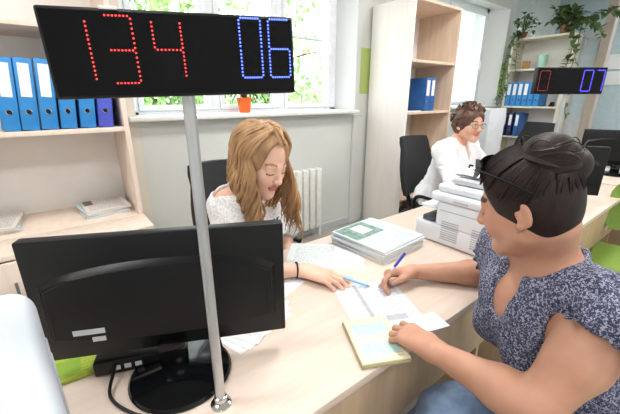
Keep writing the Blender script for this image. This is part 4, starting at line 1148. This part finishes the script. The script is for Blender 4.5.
# sunglasses pushed up on her head
t = thing('sunglasses', 'dark sunglasses pushed up on the head of the woman with the hair bun', 'sunglasses', tuple(HF.p((0, .08, .09))))
GF = HF
for s in (-1, 1):
    b = nb(); pts = [(s*.030+math.cos(a)*.024, math.sin(a)*.020) for a in [2*PI*i/20 for i in range(20)]]
    ring = lambda k, dy: [b.verts.new(Vector(GF.p((x*k+s*.030*(1-k), .099-abs(x)*.30-max(0, abs(x)-.03)*.7+dy-(z_+.02)*.40, .092+z_*k)))) for x, z_ in pts]
    A, B = ring(1, 0), ring(1, -.003); b.faces.new(A); b.faces.new(B[::-1])
    for i in range(20): b.faces.new((A[i], B[i], B[(i+1) % 20], A[(i+1) % 20]))
    obj('lens', b, M['blackg'], t, world=True)
    b = nb(); tube(b, smoothpath([GF.p((s*.052, .070, .093)), GF.p((s*.076, .040, .082)), GF.p((s*.084, -.01, .050)), GF.p((s*.082, -.035, .03))], 5), .0022, 6); obj('temple', b, M['black'], t, world=True)
    b = nb(); sph(b, Vector(GF.p((s*.053, .071, .093))), .0034); obj('hinge_stud', b, M['chrome'], t, world=True)
b = nb(); tube(b, [GF.p((-.010, .100, .096)), GF.p((0, .103, .100)), GF.p((.010, .100, .096))], .0025, 6); obj('bridge', b, M['black'], t, world=True)
b = nb(); lathe(b, [(0, -.003), (.003, 0), (0, .003)], tuple(HF.p((-.080, .004, -.040)))); props(obj('earring', b, M['chrome']), 'tiny stud earring in the ear of the woman with the hair bun', 'earring')

# ---------------------------------------------------------------- the long-haired woman
ry = thing('person', 'young woman with long wavy golden-brown hair and white off-shoulder top behind the desk', 'person', (.61, 1.32, 0))
f = unit((.34, -.94, 0)); r_ = unit(np.cross(f, (0, 0, 1)))
N_ = V3((.592, 1.105, 1.020)); R_ = N_+r_*.138+V3((0, 0, -.035)); L_ = N_-r_*.138+V3((0, .0, -.030))
pel, ch = V3((.575, 1.36, .60)), V3((.590, 1.175, .87))
HY = look((.552, .988, 1.142), (.22, -.93, -.34), roll=.08)
elR, wrR, elL, wrL = (.420, .930, .795), (.612, .838, .778), (.80, 1.25, .74), (.74, 1.12, .665)
tp, _ = torso_prims(pel, ch, L_, R_, N_, f, .93); hp = head_prims(HY, s=.95)
armR, armL = arm_prims(R_, elR, wrR, .88), arm_prims(L_, elL, wrL, .88)
hR, _ = hand_prims(wrR, (.42, -.90, -.02), (0, 0, 1), 1, ((8, 22, 14), (10, 24, 14), (10, 24, 14), (12, 24, 14)), s=1.02, spread=.5)
hL, _ = hand_prims(wrL, (-.5, -.62, -.35), (.1, -.3, 1), -1, s=.95)
legs = leg_prims(pel+r_*.085+V3((0, 0, -.04)), (.62, .92, .52), (.60, .88, .09), (.64, .76, .04), .95)+leg_prims(pel-r_*.085+V3((0, 0, -.04)), (.80, .95, .52), (.80, .90, .09), (.84, .78, .04), .95)
neck = [cone(N_, HY.p((0, -.03, -.05)), .047, .043, .03)]
body = tp+neck+hp+armR+armL+legs+hR+hL
sdf_obj('body', body, [M['skinA'], M['lip'], M['browA'], M['lash']], ry, .0034, paint=head_paint(HY, .95))
NF = look(N_, f)
def top_cut(F, X, Y, Z):
    F = F+.004*np.sin(X*70+Z*45+2*np.sin(Y*50))*np.sin(Y*62-Z*38)
    for pr, k in ((fell(NF, (0, .04, .05), (.105, .10, .085)), .01), (ell(R_+V3((-.006, -.004, .045)), (.052, .05, .044)), .008), (ell(L_+V3((.006, 0, .045)), (.052, .05, .044)), .008)):
        F = -smin(-F, pdist(pr, X, Y, Z, 0.), k)
    return np.maximum(F, .52-Z)
slv = [cone(R_, V3(R_)+(V3(elR)-R_)*.9, .056, .060, .02), cone(L_, V3(L_)+(V3(elL)-L_)*.9, .056, .058, .02)]
tpm = sdf_obj('blouse', tp+slv, [M['lace'], M['blackcloth']], ry, .0045, .014, top_cut,
              paint=lambda cc: ((np.abs((cc-NF.o) @ NF.R[:, 0]) < .055) & ((cc-NF.o) @ NF.R[:, 1] > .03) & (cc[:, 2] < .90) & (cc[:, 2] > .80) & (np.sin(cc[:, 0]*300+np.sin(cc[:, 2]*200))*np.sin(cc[:, 2]*260+cc[:, 0]*90) > -.2)).astype(int))
sdf_obj('trousers', legs[:3]+legs[4:7]+[ell(pel+V3((0, 0, -.03)), (.15, .14, .10), None, .04)], M['darkpants'], ry, .006, .010, lambda F, X, Y, Z: np.maximum(F, Z-.64))
for (an, to) in (((.60, .88, .09), (.64, .76, .04)), ((.80, .90, .09), (.84, .78, .04))):
    an, to = V3(an), V3(to)
    sdf_obj('shoe', [cone(an+V3((0, .02, -.045)), to, .038, .030, .02)], M['shoe'], ry, .005, .004, lambda F, X, Y, Z: np.maximum(F, .002-Z))
hc = hair_cap('hair', HY, hp, M['hairA'], ry, .012, ((0, .114, -.012), (.072, .086, .132)), .95)
b = nb(); r = random.Random(21)
block = tp+neck+slv+armR+armL+[fell(HY, (0, .02, -.01), (.070, .085, .105), .02)]
zdir = HY.R.T @ V3((0, 0, 1))
for k in range(400):
    q = -1 if k % 2 else 1; az = q*math.radians(r.uniform(66 if q > 0 else 56, 180)); front = abs(az) < 1.7
    y0 = r.uniform(-.06, .088); c0 = V3((0, -.012, .035)); rad = V3((.086, .106, .096))*(1+r.uniform(0, .07))
    P = [c0+V3((q*.006, y0, math.sqrt(max(0, 1-(y0/.106)**2))*.094))]
    az0 = az
    for e, fz in ((66, .45), (48, .70), (30, .88), (12, .97), (-6, 1.)):
        e = math.radians(e+r.uniform(-3, 3)); az = az0*(fz if front else 1-(1-fz)*.5); P.append(c0+V3((math.sin(az)*math.cos(e), math.cos(az)*math.cos(e), math.sin(e)))*rad)
    W = [HY.p(p) for p in P]
    last = W[-1]; out = last-HY.p((0, -.01, -.02)); out[2] = 0; out = unit(out)
    ln = r.uniform(.20, .30) if front else r.uniform(.18, .25); ph = r.uniform(0, 6.28); n = 14; amp = r.uniform(.009, .018); wl = r.uniform(7.5, 10)
    side = np.cross(out, (0, 0, 1)); base = last.copy()
    fw_ = V3((f[0], f[1], 0))
    for i in range(1, n+1):
        t_ = i/n; a = amp*min(1, t_*3)*(.7+.8*t_)
        W.append(base+out*((.016 if q < 0 else -.022)*t_+.008*math.sin(t_*3.))+(fw_*.022*t_ if front else -fw_*.01*t_)+V3((0, 0, -ln*t_))+side*a*math.sin(wl*t_+ph)+out*a*.8*math.cos(wl*t_+ph))
    W = push_out(block, W, .010+r.uniform(0, .010)); th = r.uniform(.0038, .0062)
    tube(b, smoothpath(W, 3), lambda u: th*(.75+.5*math.sin(PI*min(1, u*1.05)))*(1-max(0, u-.8)*3.6), 6, flat=.7)
o = obj('hair_locks', b, M['hairA'], None); o.parent = ry; o.location = Vector(o.location)-ry.location
# wrist band
wF = look(V3(wrR)+(V3(elR)-V3(wrR))*.10, (V3(elR)-V3(wrR)))
b = nb(); tube(b, [wF.p((math.cos(2*PI*i/24)*.0265, 0, math.sin(2*PI*i/24)*.0265)) for i in range(25)], .0032, 6, cap=False)
props(obj('wristband', b, M['black']), 'thin black band around the wrist of the long-haired woman', 'bracelet')

# ---------------------------------------------------------------- the woman with glasses
rl = thing('person', 'older woman with short curly brown hair, glasses and white blouse at the second desk', 'person', (2.43, 1.42, 0))
f = unit((.05, -1, 0)); r_ = unit(np.cross(f, (0, 0, 1)))
HL = look((2.352, 1.235, 1.165), (-.33, -.93, -.06))
N_ = V3((2.355, 1.305, 1.025)); R_ = N_+r_*.175+V3((0, 0, -.045)); L_ = N_-r_*.175+V3((0, 0, -.045)); pel, ch = V3((2.36, 1.44, .60)), V3((2.355, 1.325, .865))
elR, wrR, elL, wrL = (2.10, 1.16, .80), (2.20, .95, .785), (2.58, 1.16, .80), (2.52, .93, .785)
tp, _ = torso_prims(pel, ch, L_, R_, N_, f, 1.02)
aR, aL = arm_prims(R_, elR, wrR), arm_prims(L_, elL, wrL)
hR, _ = hand_prims(wrR, (.4, -.9, 0), (0, 0, 1), 1); hL, _ = hand_prims(wrL, (-.3, -.95, 0), (0, 0, 1), -1)
legs = leg_prims(pel+r_*.085+V3((0, 0, -.04)), (2.34, 1.0, .52), (2.34, .96, .09), (2.34, .82, .04))+leg_prims(pel-r_*.085+V3((0, 0, -.04)), (2.54, 1.0, .52), (2.54, .96, .09), (2.54, .82, .04))
neck = [cone(N_, HL.p((0, -.03, -.05)), .052, .047, .03)]
sdf_obj('body', tp+neck+head_prims(HL, s=1.03)+aR+aL+legs+hR+hL, [M['skinC'], M['lip'], M['browB'], M['lash']], rl, .0042, paint=head_paint(HL, 1., False))
NF = look(N_, f)
def wc(F, X, Y, Z):
    F = F+.004*np.sin(X*50+Z*35+2*np.sin(Y*40))*np.sin(Y*52-Z*28)
    for pr, k in ((fell(NF, (0, .03, .045), (.078, .085, .07)), .01), (fell(NF, (0, .115, -.04), (.022, .07, .10), tilt=(-.4, 0, 0)), .01)):
        F = -smin(-F, pdist(pr, X, Y, Z, 0.), k)
    return np.maximum(F, .52-Z)
sdf_obj('blouse', tp+aR+aL, M['whitecloth'], rl, .006, .016, lambda F, X, Y, Z: np.maximum(wc(F, X, Y, Z), .985-Y+0*X))
sdf_obj('trousers', legs[:3]+legs[4:7]+[ell(pel+V3((0, 0, -.03)), (.16, .14, .10), None, .04)], M['darkpants'], rl, .007, .010, lambda F, X, Y, Z: np.maximum(F, Z-.64))
hc = hair_cap('hair', HL, None, M['hairC'], rl, .014, ((0, .115, -.050), (.068, .085, .118)), h=.005, low=-.075)
b = nb(); r = random.Random(8)
for k in range(150):
    az = r.uniform(-PI, PI); e = r.uniform(-.55, 1.5)
    if math.cos(az) > .55 and e < .55: continue
    c = V3((0, -.014, .035))+V3((math.sin(az)*math.cos(e), math.cos(az)*math.cos(e), math.sin(e)))*V3((.090, .112, .100)); a0 = r.uniform(0, 6)
    ax_ = unit(rng.normal(size=3)); u = unit(np.cross(ax_, (0, 0, 1))); v = np.cross(ax_, u); s = r.uniform(.010, .018)
    tube(b, [HL.p(c+(u*math.cos(a0+i*.55)+v*math.sin(a0+i*.55))*s+ax_*.002*i) for i in range(9)], lambda q: .0055*(1-.5*q), 6)
o = obj('hair_curls', b, M['hairC'], None); o.parent = rl; o.location = Vector(o.location)-rl.location
for s in (-1, 1):
    b = nb(); sph(b, Vector(HL.p((s*.031, .0815, .001))), (.0105, .0105, .0075), 14, 10, Matrix(HL.R.tolist())); e_ = obj('eye', b, M['paper'], rl, world=True)
    b = nb(); sph(b, Vector(HL.p((s*.031, .0895, .001))), (.0045, .0028, .0045), 12, 8, Matrix(HL.R.tolist())); io = obj('iris', b, M['browB'], e_, world=True)
t = thing('eyeglasses', 'thin metal eyeglasses worn by the curly-haired woman', 'glasses', tuple(HL.p((0, .105, 0))))
for s in (-1, 1):
    P = [HL.p((s*.032+math.cos(2*PI*i/22)*.024, .104-.006*abs(math.cos(2*PI*i/22)), math.sin(2*PI*i/22)*.016-.002)) for i in range(23)]
    b = nb(); tube(b, P, .0013, 5, cap=False); fr = obj('rim', b, M['dgrey'], t, world=True)
    b = nb(); vs = [b.verts.new(Vector(p)) for p in P[:-1]]; b.faces.new(vs); bmesh.ops.solidify(b, geom=b.faces[:], thickness=.001); obj('lens', b, M['glass'], fr, world=True)
    b = nb(); tube(b, [HL.p((s*.056, .10, .002)), HL.p((s*.080, .06, .004)), HL.p((s*.082, -.01, .002))], .0014, 5); obj('temple', b, M['dgrey'], t, world=True)
b = nb(); tube(b, [HL.p((-.009, .104, .002)), HL.p((0, .108, .005)), HL.p((.009, .104, .002))], .0013, 5); obj('bridge', b, M['dgrey'], t, world=True)

# ================================================================== CAMERA
cam = bpy.data.cameras.new('camera'); co = bpy.data.objects.new('camera', cam); COL.objects.link(co)
cam.sensor_width = 36.; cam.lens = 336/620*36; cam.clip_start = .05; cam.clip_end = 200
th = math.atan((207-96)/336.); az = math.radians(52.43)
co.location = (0, 0, 1.35); co.rotation_euler = (PI/2-th, 0, az-PI/2)
S.camera = co
S.view_settings.view_transform = 'Standard'; S.view_settings.look = 'None'; S.view_settings.gamma = 1; S.view_settings.use_curve_mapping = False
S.view_settings.exposure = .03
S.cycles.use_denoising = True
S.cycles.max_bounces = 8; S.cycles.sample_clamp_indirect = 6
